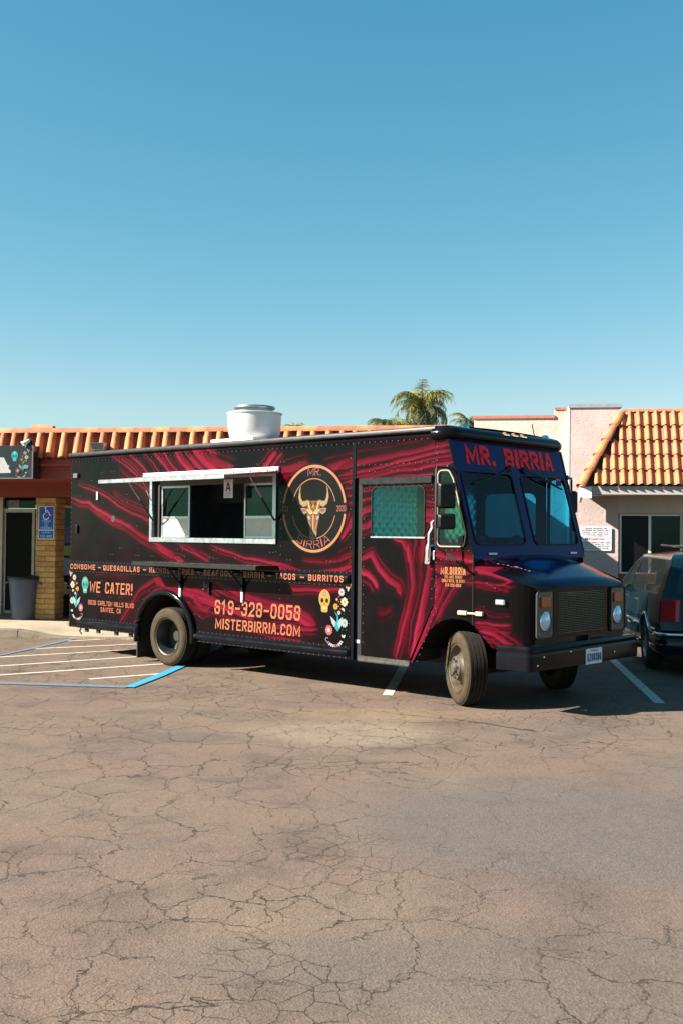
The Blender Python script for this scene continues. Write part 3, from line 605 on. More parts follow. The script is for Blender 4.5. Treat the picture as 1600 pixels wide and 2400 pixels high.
# quilted bulkhead behind the cab
def quilt(w_, z): a = (w_+z)*7.2; c = (w_-z)*7.2; return (3.655-.012*(1-np.exp(-((np.abs(a-np.round(a)))/.07)**2))*1-.012*(1-np.exp(-((np.abs(c-np.round(c)))/.07)**2)), w_, z)
panel('bulkhead', .06, W-.06, .7, 2.95, .02, lambda a, c: tuple(np.broadcast_arrays(2*3.655-quilt(a, c)[0], a, c)), lambda x, y: -rect(.98, 1.55, .72, 2.6, .05)(x, y), None, mat('quilted_insulation', (.85, .85, .72), .35, metal=.75, noise=.15), T)
box('cab_floor', 3.66, 4.30, .05, W-.05, .74, .78, mat('pale_cab_floor', (.35, .33, .30), .6, noise=.2), T); box('dashboard', 4.93, 5.2, .05, W-.05, 1.25, 1.62, M_intd, T, bevel=.04)  # floor tone raised to bounce light onto the bulkhead
box('engine_cover', 4.2, 5.15, .85, 1.45, .78, 1.25, M_intd, T, bevel=.05)
st = MB(); st.box(4.0, 4.45, 1.5, 2.0, 1.08, 1.22); st.box(3.9, 4.02, 1.5, 2.0, 1.22, 1.85); st.box(4.15, 4.3, 1.68, 1.82, .78, 1.08); st.build('driver_seat', M_intd, T, bevel=.04)
sw = MB(); sw.tube([(.21*math.cos(t), .21*math.sin(t), 0) for t in np.linspace(0, 2*math.pi, 33)], .016, 8, cap=False); sw.tube([(-.2, 0, 0), (.2, 0, 0)], .014); sw.tube([(0, -.2, 0), (0, 0, -.02)], .014); sw.lathe([(0, .02), (.05, .01), (.05, -.03)], 12, 'z')
swo = sw.build('steering_wheel', M_rubber, T, smooth=True); swo.location = (4.78, 1.72, 1.66); swo.rotation_euler = (0, rad(-52), 0)
k = MB(); k.lathe([(0, .05), (.10, .05), (.12, .02), (.12, -.02), (.10, -.05), (0, -.05)], 20, 'x', (5.0, 1.18, 1.74)); k.build('dash_fan', M_rubber, T, smooth=True)
# --- windscreen frame
uf = lambda z: 5.235-(z-1.69)*.2727
p1 = rect(.075, 1.05, 1.765, 2.555, .075); p2 = rect(1.235, W-.085, 1.765, 2.555, .075)
fr = panel('windscreen_frame', 0, W, 1.60, 2.908, .02, lambda w_, z: (uf(z), w_, z), lambda x, y: np.minimum(np.minimum(-p1(x, y), -p2(x, y)), 1.), lambda a, z: np.tile(np.array([(.001, .005, .075)]), (len(a), 1)), M_cabp, T)  # navy of the shaded, sky-lit front put into the base colour
for a0, a1 in ((.075, 1.05), (1.235, W-.085)):
    P = outline([(a0, 1.765), (a1, 1.765), (a1, 2.555), (a0, 2.555)], .075, 6)
    ring_frame('rubber_seal', P, grow(P, .012), lambda x, y, d: (uf(y)+d, x, y), M_rubber, fr, -.008, .012)
    b = MB(); b.add([(uf(p.y)-.006, p.x, p.y) for p in P], [tuple(range(len(P)))]); b.build('windscreen_pane', G_wind, T)
nrm = Vector((1, 0, .2727)).normalized(); upv = Vector((-.2727, 0, 1)).normalized()
lettering('lettering', 'MR. BIRRIA', Vector((uf(2.645)+.004, .235, 2.645)), (0, 1, 0), upv, 1.79, .228, M_redl, T, pen=.215, gap=.12, notch=.035, split=True)
def wip(a, c, name):
    k = MB(); q = lambda w_, z, d: (uf(z)+d, w_, z)
    k.tube([q(*a, .03), q(a[0]*.5+c[0]*.5, a[1]*.5+c[1]*.5, .06), q(*c, .03)], .010, 6); dx = .22*(1 if c[0] > a[0] else -1)
    k.lathe([(0, .04), (.035, .035), (.035, -.01)], 10, 'x', q(*a, 0)); o = k.build('wiper_arm', M_rubber, T)
    kb = MB(); v = Vector((c[0]-a[0], c[1]-a[1])).normalized(); e = Vector(c); kb.tube([q(*(e-v*.30), .018), q(*(e+v*.10), .018)], .012, 5); kb.build('wiper_blade', M_rubber, o)
wip((1.04, 2.635), (.36, 2.45), 'a'); wip((1.33, 2.625), (1.98, 2.45), 'b')
k = MB(); k.box(-.001, .001, 2.03, 2.15, 2.47, 2.56); so_ = k.build('inspection_sticker', mat('magenta_sticker', (.55, .02, .10), .5), T); so_.location.x = uf(2.515)-.012
for wv in (.33, 2.02):
    k = MB(); k.box(5.235, 5.262, wv-.075, wv+.075, 1.642, 1.668); k.build('cowl_vent', M_alu, T, bevel=.006)
k = MB(); k.tube([(5.238, -.002, 1.66), (4.902, -.002, 2.90)], .014, 6); k.build('pillar_trim', M_blk, T)
k = MB(); k.tube([(5.238, W+.002, 1.66), (4.902, W+.002, 2.90)], .014, 6); k.build('pillar_trim', M_blk, T)
# --- nose
PL = [(5.235, 0), (5.45, .025), (5.62, .055), (5.74, .085), (5.80, .110), (5.85, .150), (5.88, .21)]
PLa = np.array(PL); seg = np.hypot(*np.diff(PLa, axis=0).T); cum = np.concatenate([[0], np.cumsum(seg)]); NL = cum[-1]
def plan(s): return np.interp(s, cum, PLa[:, 0]), np.interp(s, cum, PLa[:, 1])
crease = lambda u: 1.525-(u-5.235)*.335
NK = sd_poly([(0, .90), (.135, .76), (.225, .675), (.26, .66), (NL, .665), (NL, crease(5.88)), (0, 1.525)])
def nmap(mir): return lambda s, z: (plan(s)[0], (W-plan(s)[1]) if mir else plan(s)[1], z)
ncol = lambda s, z: livery(plan(s)[0]+.8*plan(s)[1], z)
panel('nose_side', 0, NL, .66, 1.53, .0125, nmap(False), NK, ncol, M_liv, T)
panel('nose_side', 0, NL, .66, 1.53, .025, nmap(True), NK, ncol, M_liv, T)
def hood(a, c):
    u = 5.19+a*(5.88-5.19); yr = np.interp(u, PLa[:, 0], PLa[:, 1]); wv = yr+c*(W-2*yr); q = np.abs(2*c-1)
    crown = .125-.075*a; z = crease(u)+crown*(1-q**3.2)-np.clip((a-.84)/.16, 0, 1)**2.2*.055*(1-q**6)
    return u+.03*a*(1-q**2), wv, z
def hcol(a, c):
    u, wv, z = hood(a, c); L = livery(u+.3, z-.05-(wv*.25)); k = (sm(.2, .9, wv)*.88)[:, None]; return L*(1-k)+np.array([(.0012, .0045, .042)])*k  # navy sky sheen blended into the colour away from the near edge
hd = panel('bonnet', 0, 1, 0, 1, .02, hood, None, hcol, M_cabp, T)
g = Gfx((5.42, .22, 1.535), (1, .05, -.20), (-.25, .9, .1), .012)
for q in range(11): g.disc(-.18+.055*q, .02*math.sin(q*1.7), .016, [WHITE, PINK, TEAL, WHITE, PINK][q % 5], n=8)
g.disc(-.02, .1, .05, TEAL, n=10, ry=.03); g.flower(.22, -.03, .045, 8, PINK, WHITE)
g.done('floral_print', M_print, hd)
k = MB(); k.tube([(5.235, -.003, 1.69), (5.235, -.003, .90)], .007, 5); k.build('panel_gap', M_gap, T)
# front panel with grille opening
FU = 5.88; GR = rect(.67, 1.63, .815, 1.245, .008); SL1 = rect(.66, .98, .705, .755, .004); SL2 = rect(1.33, 1.62, .705, .745, .004); HK = rect(1.02, 1.28, .69, .765, .006)
fp = panel('front_panel', .20, W-.20, .67, 1.315, .0125, lambda w_, z: (0*w_+FU, w_, z), lambda x, y: np.minimum.reduce([-GR(x, y), -SL1(x, y), -SL2(x, y), -HK(x, y)]), lambda w_, z: livery(6.05+.3*w_, z)*.4+np.array([(.007, .005, .0035)]), M_cabp, T)  # brown of the reflected ground mixed into the panel colour
box('grille_backing', FU-.10, FU-.06, .60, 1.70, .67, 1.27, M_gap, T)
b = MB(); rows = 23; z0, z1 = .815, 1.245
for i in range(rows+1):
    z = z0+(z1-z0)*i/rows; b.box(FU-.012, FU+.002, .665, 1.635, z-.0035, z+.0035)
    if i < rows:
        for j in range(9): y = .67+(.96)*(j+(.5 if i % 2 else 0))/8.5; b.box(FU-.011, FU+.001, y-.004, y+.004, z+.003, z+(z1-z0)/rows-.003) if y < 1.63 else None
for (a0, a1, b0, b1) in ((.66, .98, .705, .755), (1.33, 1.62, .705, .745)):
    for i in range(4): z = b0+(b1-b0)*i/3; b.box(FU-.012, FU+.002, a0-.004, a1+.004, z-.003, z+.003)
b.build('grille', mat('brown_grille', (.05, .04, .03), .4), T, kind='stuff')  # bar colour carries the brown of the reflected ground
lettering('lettering', 'GRUMMAN', (FU+.003, .84, 1.215), (0, 1, 0), (0, 0, 1), .34, .028, mat('raised_black_letter', (.03, .028, .025), .3), T, pen=.2)
M_lens = None
def headlamp(c):
    P = outline([(c-.155, .785), (c+.155, .785), (c+.155, 1.265), (c-.155, 1.265)], .03, 4); b = MB()
    b.prism([(p.x, p.y) for p in P], FU+.002, FU+.016, 'yz'); fm = b.build('headlamp_panel', mat('bronze_lamp_plate', (.035, .026, .018), .3), T)
    ring_frame('lamp_gasket', [Vector((p.x, p.y)) for p in P], grow(P, .016), lambda x, y, d: (d, x, y), M_rubber, fm, FU, FU+.024)
    k = MB(); k.lathe([(.107, FU+.012), (.107, FU+.026), (.098, FU+.028)], 32, 'x', (0, c, .955)); k.build('bezel_ring', M_chrome, fm, smooth=True)
    k = MB(); k.lathe([(0, FU-.05), (.05, FU-.04), (.085, FU-.01), (.1, FU+.02)], 32, 'x', (0, c, .955)); k.build('reflector', mat('lamp_reflector', (.8, .82, .85), .12, metal=1), fm, smooth=True)
    k = MB(); k.lathe([(0, FU+.045), (.05, FU+.041), (.08, FU+.034), (.1, FU+.022)], 32, 'x', (0, c, .955)); k.build('headlight', mat('sky_tinted_lens', (.30, .48, .68), .05, spec=1, coat=1), T, smooth=True)  # reflected sky blue put into the lens colour
    box('turn_signal', FU+.014, FU+.032, c-.095, c+.095, 1.105, 1.215, mat('amber_plastic', (.32, .055, .008), .25), T, bevel=.008)
    k = MB()
    for (y, z) in ((-.115, .83), (.115, .83), (-.115, 1.02), (.115, 1.02), (-.115, 1.225), (.115, 1.225)): k.lathe([(0, FU+.022), (.006, FU+.020), (.008, FU+.014)], 6, 'x', (0, c+y, z))
    k.build('screws', M_chrome, fm, kind='stuff')
headlamp(.372); headlamp(W-.372+.01)
bp = [(5.55, -.02, 0, -1), (5.90, -.02, 0, -1)]+arc(5.91, .04, .06, -math.pi/2, 0, 5)+arc(5.91, W-.04, .06, 0, math.pi/2, 5)+[(5.55, W+.02, 0, 1)]
sweep('front_bumper', bp, [(-.04, .455), (0, .462), (.004, .60), (.0, .635), (-.012, .65), (-.006, .665), (-.006, .69), (-.022, .715), (-.10, .722)], M_blk, T, auto=30)
box('bumper_bracket', 5.6, 5.86, .5, 1.8, .5, .66, M_under, T)
k = MB(); k.box(5.975, 5.983, 1.065, 1.41, .455, .625); pl = k.build('licence_plate', mat('plate_enamel', (.58, .64, .72), .4, noise=.15, nscale=12), T, bevel=.003)
lettering('plate_number', '5Z68396', (5.985, 1.085, .485), (0, 1, 0), (0, 0, 1), .305, .085, mat('plate_blue', (.03, .05, .16), .5), pl, pen=.2, gap=.14)
lettering('plate_state', 'CALIFORNIA', (5.985, 1.15, .592), (0, 1, 0), (0, 0, 1), .17, .018, mat('plate_red', (.4, .04, .05), .5), pl, pen=.2)
k = MB()
for y in (1.11, 1.36): k.lathe([(0, 5.99), (.008, 5.988), (.008, 5.982)], 6, 'x', (0, y, .605))
for (y, z) in ((.10, .52), (.22, .60), (.75, .62), (1.7, .55)): k.lathe([(0, 5.985), (.010, 5.982), (.012, 5.972)], 8, 'x', (0, y, z))
k.build('bolts', M_chrome, T, kind='stuff')
# --- door hardware, mirrors, latch, marker
k = MB(); k.tube([(4.71, -.012, 2.01), (4.71, -.05, 1.99), (4.712, -.05, 1.93), (4.672, -.05, 1.87), (4.668, -.05, 1.70), (4.668, -.012, 1.68)], .012, 8); k.build('grab_handle', M_white, T, smooth=True)
k = MB(); k.prism(outline([(4.60, 1.53), (4.675, 1.53), (4.685, 1.75), (4.625, 1.76)], .02, 4), -.04, .02); dh = k.build('door_handle', M_chrome, T, bevel=.008)
box('handle_grip', 4.625, 4.665, -.055, -.041, 1.56, 1.72, M_chrome, dh, bevel=.006)
box('hinge', 4.70, 4.722, -.016, -.001, 1.58, 1.68, M_alu, T, bevel=.004)
k = MB(); k.box(5.05, 5.17, -.035, -.002, 1.00, 1.045); k.box(5.17, 5.29, -.025, -.008, 1.010, 1.032); k.box(5.28, 5.37, -.03, .01, 1.00, 1.045); k.build('bonnet_latch', mat('dusty_latch', (.33, .27, .18), .5, noise=.3), T, bevel=.008)
k = MB(); k.box(5.50, 5.62, .018, .05, 1.125, 1.185); ml = k.build('side_marker_lamp', M_chrome, T, bevel=.012); box('lens', 5.515, 5.605, .014, .02, 1.137, 1.173, mat('sky_tinted_lens', (.3, .3, .3), .1), ml, bevel=.003)
def mirror(sgn):
    y = lambda v: v if sgn < 0 else W-v
    k = MB(); k.tube([(5.0, y(.0), 2.56), (4.97, y(-.12), 2.58), (4.92, y(-.24), 2.585), (4.918, y(-.25), 2.56), (4.918, y(-.25), 1.74), (4.925, y(-.24), 1.715), (4.98, y(-.15), 1.66), (5.235, y(-.01), 1.44)], .013, 8)
    mo = k.build('mirror_bracket', M_rubber, T, smooth=True)
    k = MB(); k.tube([(4.98, y(-.15), 1.66), (5.08, y(-.10), 1.585)], .022, 8); k.tube([(5.0, y(0), 2.56), (4.95, y(-.1), 2.60)], .02, 8); k.build('mirror_clamp', M_rubber, mo)
    for z0, z1 in ((2.14, 2.42), (1.915, 2.085)):
        d = Vector((.55, .83*(1 if sgn < 0 else -1), 0)); nn = Vector((.83, -.55*(1 if sgn < 0 else -1), 0)); o = Vector((4.93, y(-.245), 0))
        P = outline([(0, z0), (.20, z0), (.20, z1), (0, z1)], .035, 4); P2 = outline([(.02, z0+.02), (.18, z0+.02), (.18, z1-.02), (.02, z1-.02)], .03, 4); n = len(P); vs = []
        for L, dd in ((P2, -.028), (P, -.018), (P, .03), (P2, .058)): vs += [o+d*p.x+nn*dd+Vector((0, 0, p.y)) for p in L]
        fs = [tuple(range(n)), tuple(range(4*n-1, 3*n-1, -1))]+[(j*n+i, j*n+(i+1) % n, (j+1)*n+(i+1) % n, (j+1)*n+i) for j in range(3) for i in range(n)]
        k = MB(); k.add(vs, fs); k.build('mirror_head', M_satin, T, auto=35)
        q = [o+d*p.x-nn*.030+Vector((0, 0, p.y)) for p in P2]; k = MB(); k.add(q, [tuple(range(n))]); k.build('mirror_glass', M_chrome, T)
mirror(-1); mirror(1)
# --- serving window
IN = [(-.30, 1.755), (2.19, 1.755), (2.19, 2.60), (-.30, 2.60)]
OUTF = [(-.335, 1.722), (2.225, 1.722), (2.225, 2.62), (-.335, 2.62)]; INF = [(-.285, 1.785), (2.165, 1.785), (2.165, 2.58), (-.285, 2.58)]
ring_frame('serving_frame', [Vector(p) for p in INF], [Vector(p) for p in OUTF], lambda x, y, d: (x, d, y), M_alu, T, .09, -.022)
def frame_bars(name, x0, x1, z0, z1, y0, y1, t, m, par=T):
    b = MB(); b.box(x0, x0+t, y0, y1, z0, z1); b.box(x1-t, x1, y0, y1, z0, z1); b.box(x0+t, x1-t, y0+.001, y1-.001, z1-t, z1); b.box(x0+t, x1-t, y0+.001, y1-.001, z0, z0+t); return b.build(name, m, par)
M_board = mat('pale_grey_panel', (.55, .52, .47), .6, noise=.1, nscale=10)
for x0, x1 in ((-.16, .455), (1.555, 2.155)):
    f_ = frame_bars('window_sash', x0, x1, 1.79, 2.50, .055, .085, .028, M_alu)
    box('sash_rail', x0+.028, x1-.028, .05, .08, 2.045, 2.078, M_alu, f_); box('lower_panel', x0+.028, x1-.028, .064, .074, 1.818, 2.045, M_board, f_)
    link('sash_glass', np_mesh('sg', [(x0+.028, .07, 2.078), (x1-.028, .07, 2.078), (x1-.028, .07, 2.472), (x0+.028, .07, 2.472)], [(0, 1, 2, 3)]), G_serv, f_)
box('window_track', -.285, -.20, .05, .085, 1.79, 2.58, M_rubber, T)
box('window_header', -.285, 2.165, .05, .09, 2.50, 2.585, mat('brown_header', (.06, .045, .035), .5), T)
# awning flap (hinged at the top of the opening)
def aw(u, t, d=0): return (u, -.015-t*.885, 2.612-t*.095+d)
b = MB(); U0, U1 = -.27, 2.26
vs = [aw(u, t, d) for d in (0, .03) for t in (0, 1) for u in (U0, U1)]; b.add(vs, [(0, 2, 3, 1), (4, 5, 7, 6), (0, 1, 5, 4), (2, 6, 7, 3), (0, 4, 6, 2), (1, 3, 7, 5)])
awn = b.build('awning_flap', mat('flap_underside', (.30, .17, .14), .4, noise=.3, nscale=4), T)
b = MB()
b.box(U0-.01, U1+.01, -.925, -.899, 2.505, 2.552); b.box(U0-.012, U0+.006, -.9, -.02, 0, .034, M=Matrix(((1, 0, 0, 0), (0, 1, 0, 0), (0, .107, 1, 2.611), (0, 0, 0, 1)))); b.box(U1-.006, U1+.012, -.9, -.02, 0, .034, M=Matrix(((1, 0, 0, 0), (0, 1, 0, 0), (0, .107, 1, 2.611), (0, 0, 0, 1))))
b.build('flap_edging', M_alu, awn)
b = MB(); b.box(-.48, 2.275, -.035, -.001, 2.622, 2.69); b.build('hinge_rail', mat('brushed_hinge', (.7, .7, .7), .3, metal=.8), T, bevel=.004)
b = MB()
for q in range(6): b.lathe([(0, -.045), (.012, -.04), (.014, -.034)], 8, 'y', (1.45+.16*q, 0, 2.65))
b.build('rivets', M_satin, T, kind='stuff')
for u in (U0+.03, U1-.03):
    k = MB(); a = Vector(aw(u, .52, -.01)); c = Vector((u+(.0 if u < 1 else -.02), -.03, 2.02)); m_ = a.lerp(c, .48); k.tube([a, m_], .007, 6); gs = k.build('gas_strut', M_alu, T); k = MB(); k.tube([m_, c], .013, 6); k.build('strut_cylinder', M_rubber, gs)
k = MB(); k.tube([(-.24, -.35, 2.56), (-.245, -.15, 2.45), (-.25, -.06, 2.30), (-.255, -.045, 2.1), (-.25, -.045, 1.98), (-.235, -.045, 2.05), (-.24, -.06, 2.3)], .009, 6); k.build('pull_cord', mat('blue_white_cord', (.25, .5, .65), .7, noise=.9, nscale=25), T)
# fold-down counter
b = MB(); b.box(-.25, 2.25, -.375, -.005, 1.437, 1.452); b.box(-.25, 2.25, -.378, -.366, 1.40, 1.4365); b.box(-.25, -.238, -.366, -.005, 1.40, 1.4365); b.box(2.238, 2.25, -.366, -.005, 1.40, 1.4365)
sh = b.build('counter_shelf', mat('painted_shelf', (.007, .0065, .0065), .3, noise=.4), T)
for u in (.36, 1.615):
    b = MB(); b.box(u-.022, u+.022, -.034, -.003, 1.10, 1.40); 
    b.tube([(u, -.03, 1.16), (u, -.30, 1.43)], .012, 6); b.tube([(u-.03, -.03, 1.30), (u-.10, -.2, 1.43)], .006, 5); b.tube([(u+.03, -.03, 1.30), (u+.10, -.2, 1.43)], .006, 5); br = b.build('shelf_bracket', M_satin, T)
    b = MB(); b.box(u-.016, u+.016, -.026, -.004, .965, 1.10); b.lathe([(0, -.033), (.012, -.03), (.014, -.026)], 8, 'y', (u, 0, .99)); b.build('bracket_foot', M_white, br)
k = MB(); k.box(.955, .975, -.03, 0, 1.03, 1.2); k.build('hook', M_satin, T)
g = Gfx((.84, -.003, 1.10), (1, 0, 0), (0, 0, 1)); g.line([(-.03, 0), (0, .0), (.01, .11)], .008, WHITE); g.line([(.03, .06), (.03, .01)], .008, WHITE); g.line([(.03, .06), (.06, .06), (.06, .03), (.03, .03)], .006, WHITE); g.done('painted_mark', M_print, T)
# --- rub rails with menu and skirts
def rub(name, u0, u1, z0, z1, bulge=.034):
    c = (z0+z1)/2; h = (z1-z0); prof = [(.0, z0), (.006, z0+.002), (.006, z0+h*.22)]+[(.006+bulge*math.sin(t), c-h*.28*math.cos(t)) for t in np.linspace(0, math.pi, 11)]+[(.006, z1-h*.22), (.006, z1-.002), (0, z1)]
    b = MB(); k = len(prof); E = [(u0, .0), (u0+.02, 1), (u1-.02, 1), (u1, .0)]
    vs = [(u, -(o if s or o < .01 else .006)-.002, z) for u, s in E for o, z in prof]
    b.add(vs, [(i*k+j, i*k+j+1, (i+1)*k+j+1, (i+1)*k+j) for i in range(3) for j in range(k-1)]); return b.build(name, M_blk, T, auto=40)
rub('rub_rail', -2.27, 3.475, 1.235, 1.412); rub('skirt_rail', -2.08, -.60, .395, .55, .04); rub('skirt_rail', .67, 3.48, .385, .535, .04)
MENU = [('CONSOME', -2.235, -1.52), ('-', -1.43, -1.36), ('QUESADILLAS', -1.31, -.37), ('-', -.28, -.20), ('NACHOS', -.13, .27), ('-', .33, .38), ('FRIES', .42, .67), ('-', .78, .85), ('SEAFOOD', .90, 1.42), ('-', 1.47, 1.53), ('BIRRIA', 1.63, 2.03), ('-', 2.09, 2.16), ('TACOS', 2.24, 2.59), ('-', 2.66, 2.73), ('BURRITOS', 2.80, 3.40)]
MENU = [('CONSOME', -2.24, -1.59), ('-', -1.52, -1.45), ('QUESADILLAS', -1.39, -.51), ('-', -.43, -.36), ('NACHOS', -.29, .16), ('-', .24, .30), ('FRIES', .36, .68), ('-', .75, .82), ('SEAFOOD', .88, 1.45), ('-', 1.52, 1.58), ('BIRRIA', 1.67, 2.06), ('-', 2.12, 2.19), ('TACOS', 2.26, 2.61), ('-', 2.69, 2.76), ('BURRITOS', 2.83, 3.40)]
for s, a, c in MENU: lettering('menu_lettering', s, (a, -.0455, 1.285), (1, 0, 0), (0, 0, 1), c-a, .078, M_orange, T, pen=.2, gap=.2)
# --- lettering on the sides
lettering('lettering', 'WE CATER!', (-1.79, -.003, .945), (1, 0, 0), (0, 0, 1), 1.06, .165, M_orange, T, pen=.155, gap=.14, notch=.028, split=True)
lettering('lettering', '8926 CARLTON HILLS BLVD', (-1.82, -.003, .762), (1, 0, 0), (0, 0, 1), 1.13, .068, M_orange, T, pen=.15, gap=.12)
lettering('lettering', 'SANTEE, CA', (-1.5, -.003, .668), (1, 0, 0), (0, 0, 1), .5, .068, M_orange, T, pen=.15, gap=.12)
lettering('lettering', '619-328-0058', (1.07, -.003, .785), (1, 0, 0), (0, 0, 1), 1.59, .185, M_orange, T, pen=.155, gap=.14, notch=.028, split=True)
lettering('lettering', 'MISTERBIRRIA.COM', (1.085, -.003, .59), (1, 0, 0), (0, 0, 1), 1.575, .14, M_orange, T, pen=.155, gap=.14, notch=.028, split=True)
M_or2 = mat('light_orange_vinyl', (.25, .095, .030), .4)
for s, a, c, z, h in (('MR.BIRRIA', 4.80, 5.135, 1.425, .082), ('153 MACE STREET', 4.85, 5.09, 1.385, .032), ('CHULA VISTA, CA 91911', 4.815, 5.125, 1.342, .034), ('619-328-0058', 4.865, 5.075, 1.295, .034)): lettering('lettering', s, (a, -.003, z), (1, 0, 0), (0, 0, 1), c-a, h, M_or2, T, pen=.15, gap=.14)
g = Gfx((0, -.003, 0), (1, 0, 0), (0, 0, 1)); g.skull(-1.905, 1.055, .105, (.05, .30, .24), (.02, .08, .2), (.42, .26, .2)); g.done('skull_graphic', M_print, T)
g = Gfx((0, -.003, 0), (1, 0, 0), (0, 0, 1)); g.skull(3.065, 1.055, .115, (.46, .27, .06), (.03, .012, .012), PINK); g.done('skull_graphic', M_print, T)
g = Gfx((0, -.003, 0), (1, 0, 0), (0, 0, 1)); bouquet(g, -2.11, .64, .46, -1); g.done('flower_graphic', M_print, T)
g = Gfx((0, -.003, 0), (1, 0, 0), (0, 0, 1)); bouquet(g, 3.26, .64, .47, 1); g.done('flower_graphic', M_print, T)
# --- bull badge
bc = Vector((2.865, -.003, 2.16)); R0 = .545
g = Gfx(bc, (1, 0, 0), (0, 0, 1), .0006); g.disc(0, 0, R0+.012, (.006, .005, .0055), n=56); g.done('badge_disc', M_print, T)
g = Gfx(bc+Vector((0, -.0015, 0)), (1, 0, 0), (0, 0, 1), .0006); OC = (.48, .195, .095)
for a0, a1 in ((.13, math.pi-.13), (math.pi+.13, 2*math.pi-.13)): g.ring(R0-.027, .032, a0, a1, OC, 44); g.ring(.365, .012, a0+.1, a1-.1, (.38, .18, .09), 36)
g.done('badge_ring', M_print, T)
lettering('badge_lettering', 'MR.', bc+Vector((-.10, -.003, .40)), (1, 0, 0), (0, 0, 1), .22, .10, M_thin, T, pen=.10, gap=.12)
lettering('badge_lettering', 'BIRRIA', bc+Vector((0, -.003, 0)), (1, 0, 0), (0, 0, 1), .62, .10, M_thin, T, pen=.10, gap=.12, arc=(.485, -math.pi/2, 1))
lettering('badge_lettering', 'EST', bc+Vector((-.535, -.003, -.035)), (1, 0, 0), (0, 0, 1), .11, .07, M_thin, T, pen=.12)
lettering('badge_lettering', '2020', bc+Vector((.385, -.003, -.035)), (1, 0, 0), (0, 0, 1), .145, .07, M_thin, T, pen=.12)
g = Gfx(bc+Vector((0, -.002, -.03)), (1, 0, 0), (0, 0, 1), .0006); HC = (.27, .21, .14); FC = (.20, .08, .038)
for f in (-1, 1):
    H = [(.10, .07), (.17, .05), (.23, .09), (.255, .17), (.24, .27), (.21, .31), (.225, .25), (.215, .17), (.19, .125), (.14, .125), (.10, .14)]
    g.poly([(f*x, y) for x, y in (H if f > 0 else H[::-1])], HC); g.line([(f*.12, .10), (f*.18, .09), (f*.225, .14), (f*.235, .21)], .02, (.42, .25, .07))
    E_ = [(.10, .03), (.16, .04), (.22, .035), (.205, -.01), (.16, -.04), (.11, -.02)]; g.poly([(f*x, y) for x, y in (E_ if f > 0 else E_[::-1])], HC); g.line([(f*.12, .01), (f*.19, .01)], .03, FC)
FCE = [(-.10, .14), (-.05, .125), (0, .13), (.05, .125), (.10, .14), (.11, .05), (.105, -.06), (.08, -.16), (.055, -.27), (-.055, -.27), (-.08, -.16), (-.105, -.06), (-.11, .05)]
g.poly(FCE[::-1], FC); g.poly([(-.06, -.25), (-.055, -.32), (0, -.36), (.055, -.32), (.06, -.25), (0, -.23)], HC)
for f in (-1, 1):
    g.line([(f*.09, .12), (f*.06, .02), (f*.0, -.03)], .014, (.70, .52, .18)); g.line([(f*.10, .02), (f*.05, -.03), (f*.02, -.02)], .014, (.75, .6, .4)); g.line([(f*.085, -.06), (f*.06, -.10)], .03, (.2, .38, .36)); g.line([(f*.07, -.12), (f*.03, -.24)], .012, HC); g.disc(f*.028, -.30, .013, DARK, n=8); g.line([(f*.045, .11), (f*.02, .06)], .02, (.06, .03, .02))
g.poly([(-.02, -.05), (0, -.20), (.02, -.05), (0, .0)], (.45, .08, .05)); g.disc(0, .06, .018, GOLD, n=8); g.line([(0, -.05), (0, -.23)], .008, (.75, .55, .25))
g.done('bull_graphic', M_print, T)
# --- rear wheel flare, wells, flaps, underbody
path3 = [(-.585, -.02, .30)]+[(x, -.02, z) for x, z in arch_pts(.035, .42, .62, .60, 30)[::-1]]+[(.655, -.02, .36)]
k = MB(); k.tube(path3, .045, 10); k.build('wheel_arch_flare', M_blk, T, smooth=True)
def well(c, a, wi0, wi1, z0, h):
    b = MB(); P = arch_pts(c, z0, a, h, 18); vs = [(x, y, z) for y in (wi0, wi1) for x, z in P]; n = len(P); b.add(vs, [(i, i+1, n+i+1, n+i) for i in range(n-1)]+[tuple(range(n, 2*n))]); return b.build('wheel_well', M_gap, T)
well(.03, .60, .012, .75, .40, .60); well(.03, .60, W-.012, W-.75, .40, .60); well(4.95, .62, .02, .70, .42, .56); well(4.95, .62, W-.02, W-.70, .42, .56)
box('mud_flap', -.66, -.64, .03, .62, .06, .50, M_rubber, T); box('mud_flap', -.66, -.64, W-.62, W-.03, .06, .50, M_rubber, T)
b = MB(); b.box(-2.25, -.67, .04, W-.04, .54, .578); b.box(-.67, .74, .78, W-.78, .54, .578); b.box(.74, 3.6, .04, W-.04, .54, .578); b.box(-2.2, 5.6, .55, .68, .38, .55); b.box(-2.2, 5.6, 1.6, 1.73, .38, .55); b.box(2.0, 3.3, .10, .5, .40, .54); b.box(.7, 1.8, 1.75, 2.15, .35, .54); b.box(4.3, 5.6, .8, 1.5, .42, .9)
b.tube([(.03, .2, .405), (.03, W-.2, .405)], .07, 10); b.lathe([(0, -.2), (.15, -.15), (.2, 0), (.15, .15), (0, .2)], 14, 'y', (.03, W/2, .405)); b.tube([(4.98, .25, .36), (4.98, W-.25, .36)], .06, 8); b.box(3.62, 4.38, .06, W-.06, .44, .56); b.build('chassis', M_under, T)
b = MB(); b.box(-2.36, -2.0, .02, W-.02, .395, .43); b.build('rear_step', M_satin, T); box('step_corner', -2.40, -2.32, .0, .10, .415, .45, M_alu, T)
b = MB()
for u in (-1.95, -1.65, -1.2, -.85): b.box(u, u+.07, .03, .06, .34, .41)
b.tube([(-2.03, .03, .41), (-2.02, -.01, .35), (-1.97, -.01, .31)], .012, 6); b.build('tie_hooks', M_under, T, kind='stuff')
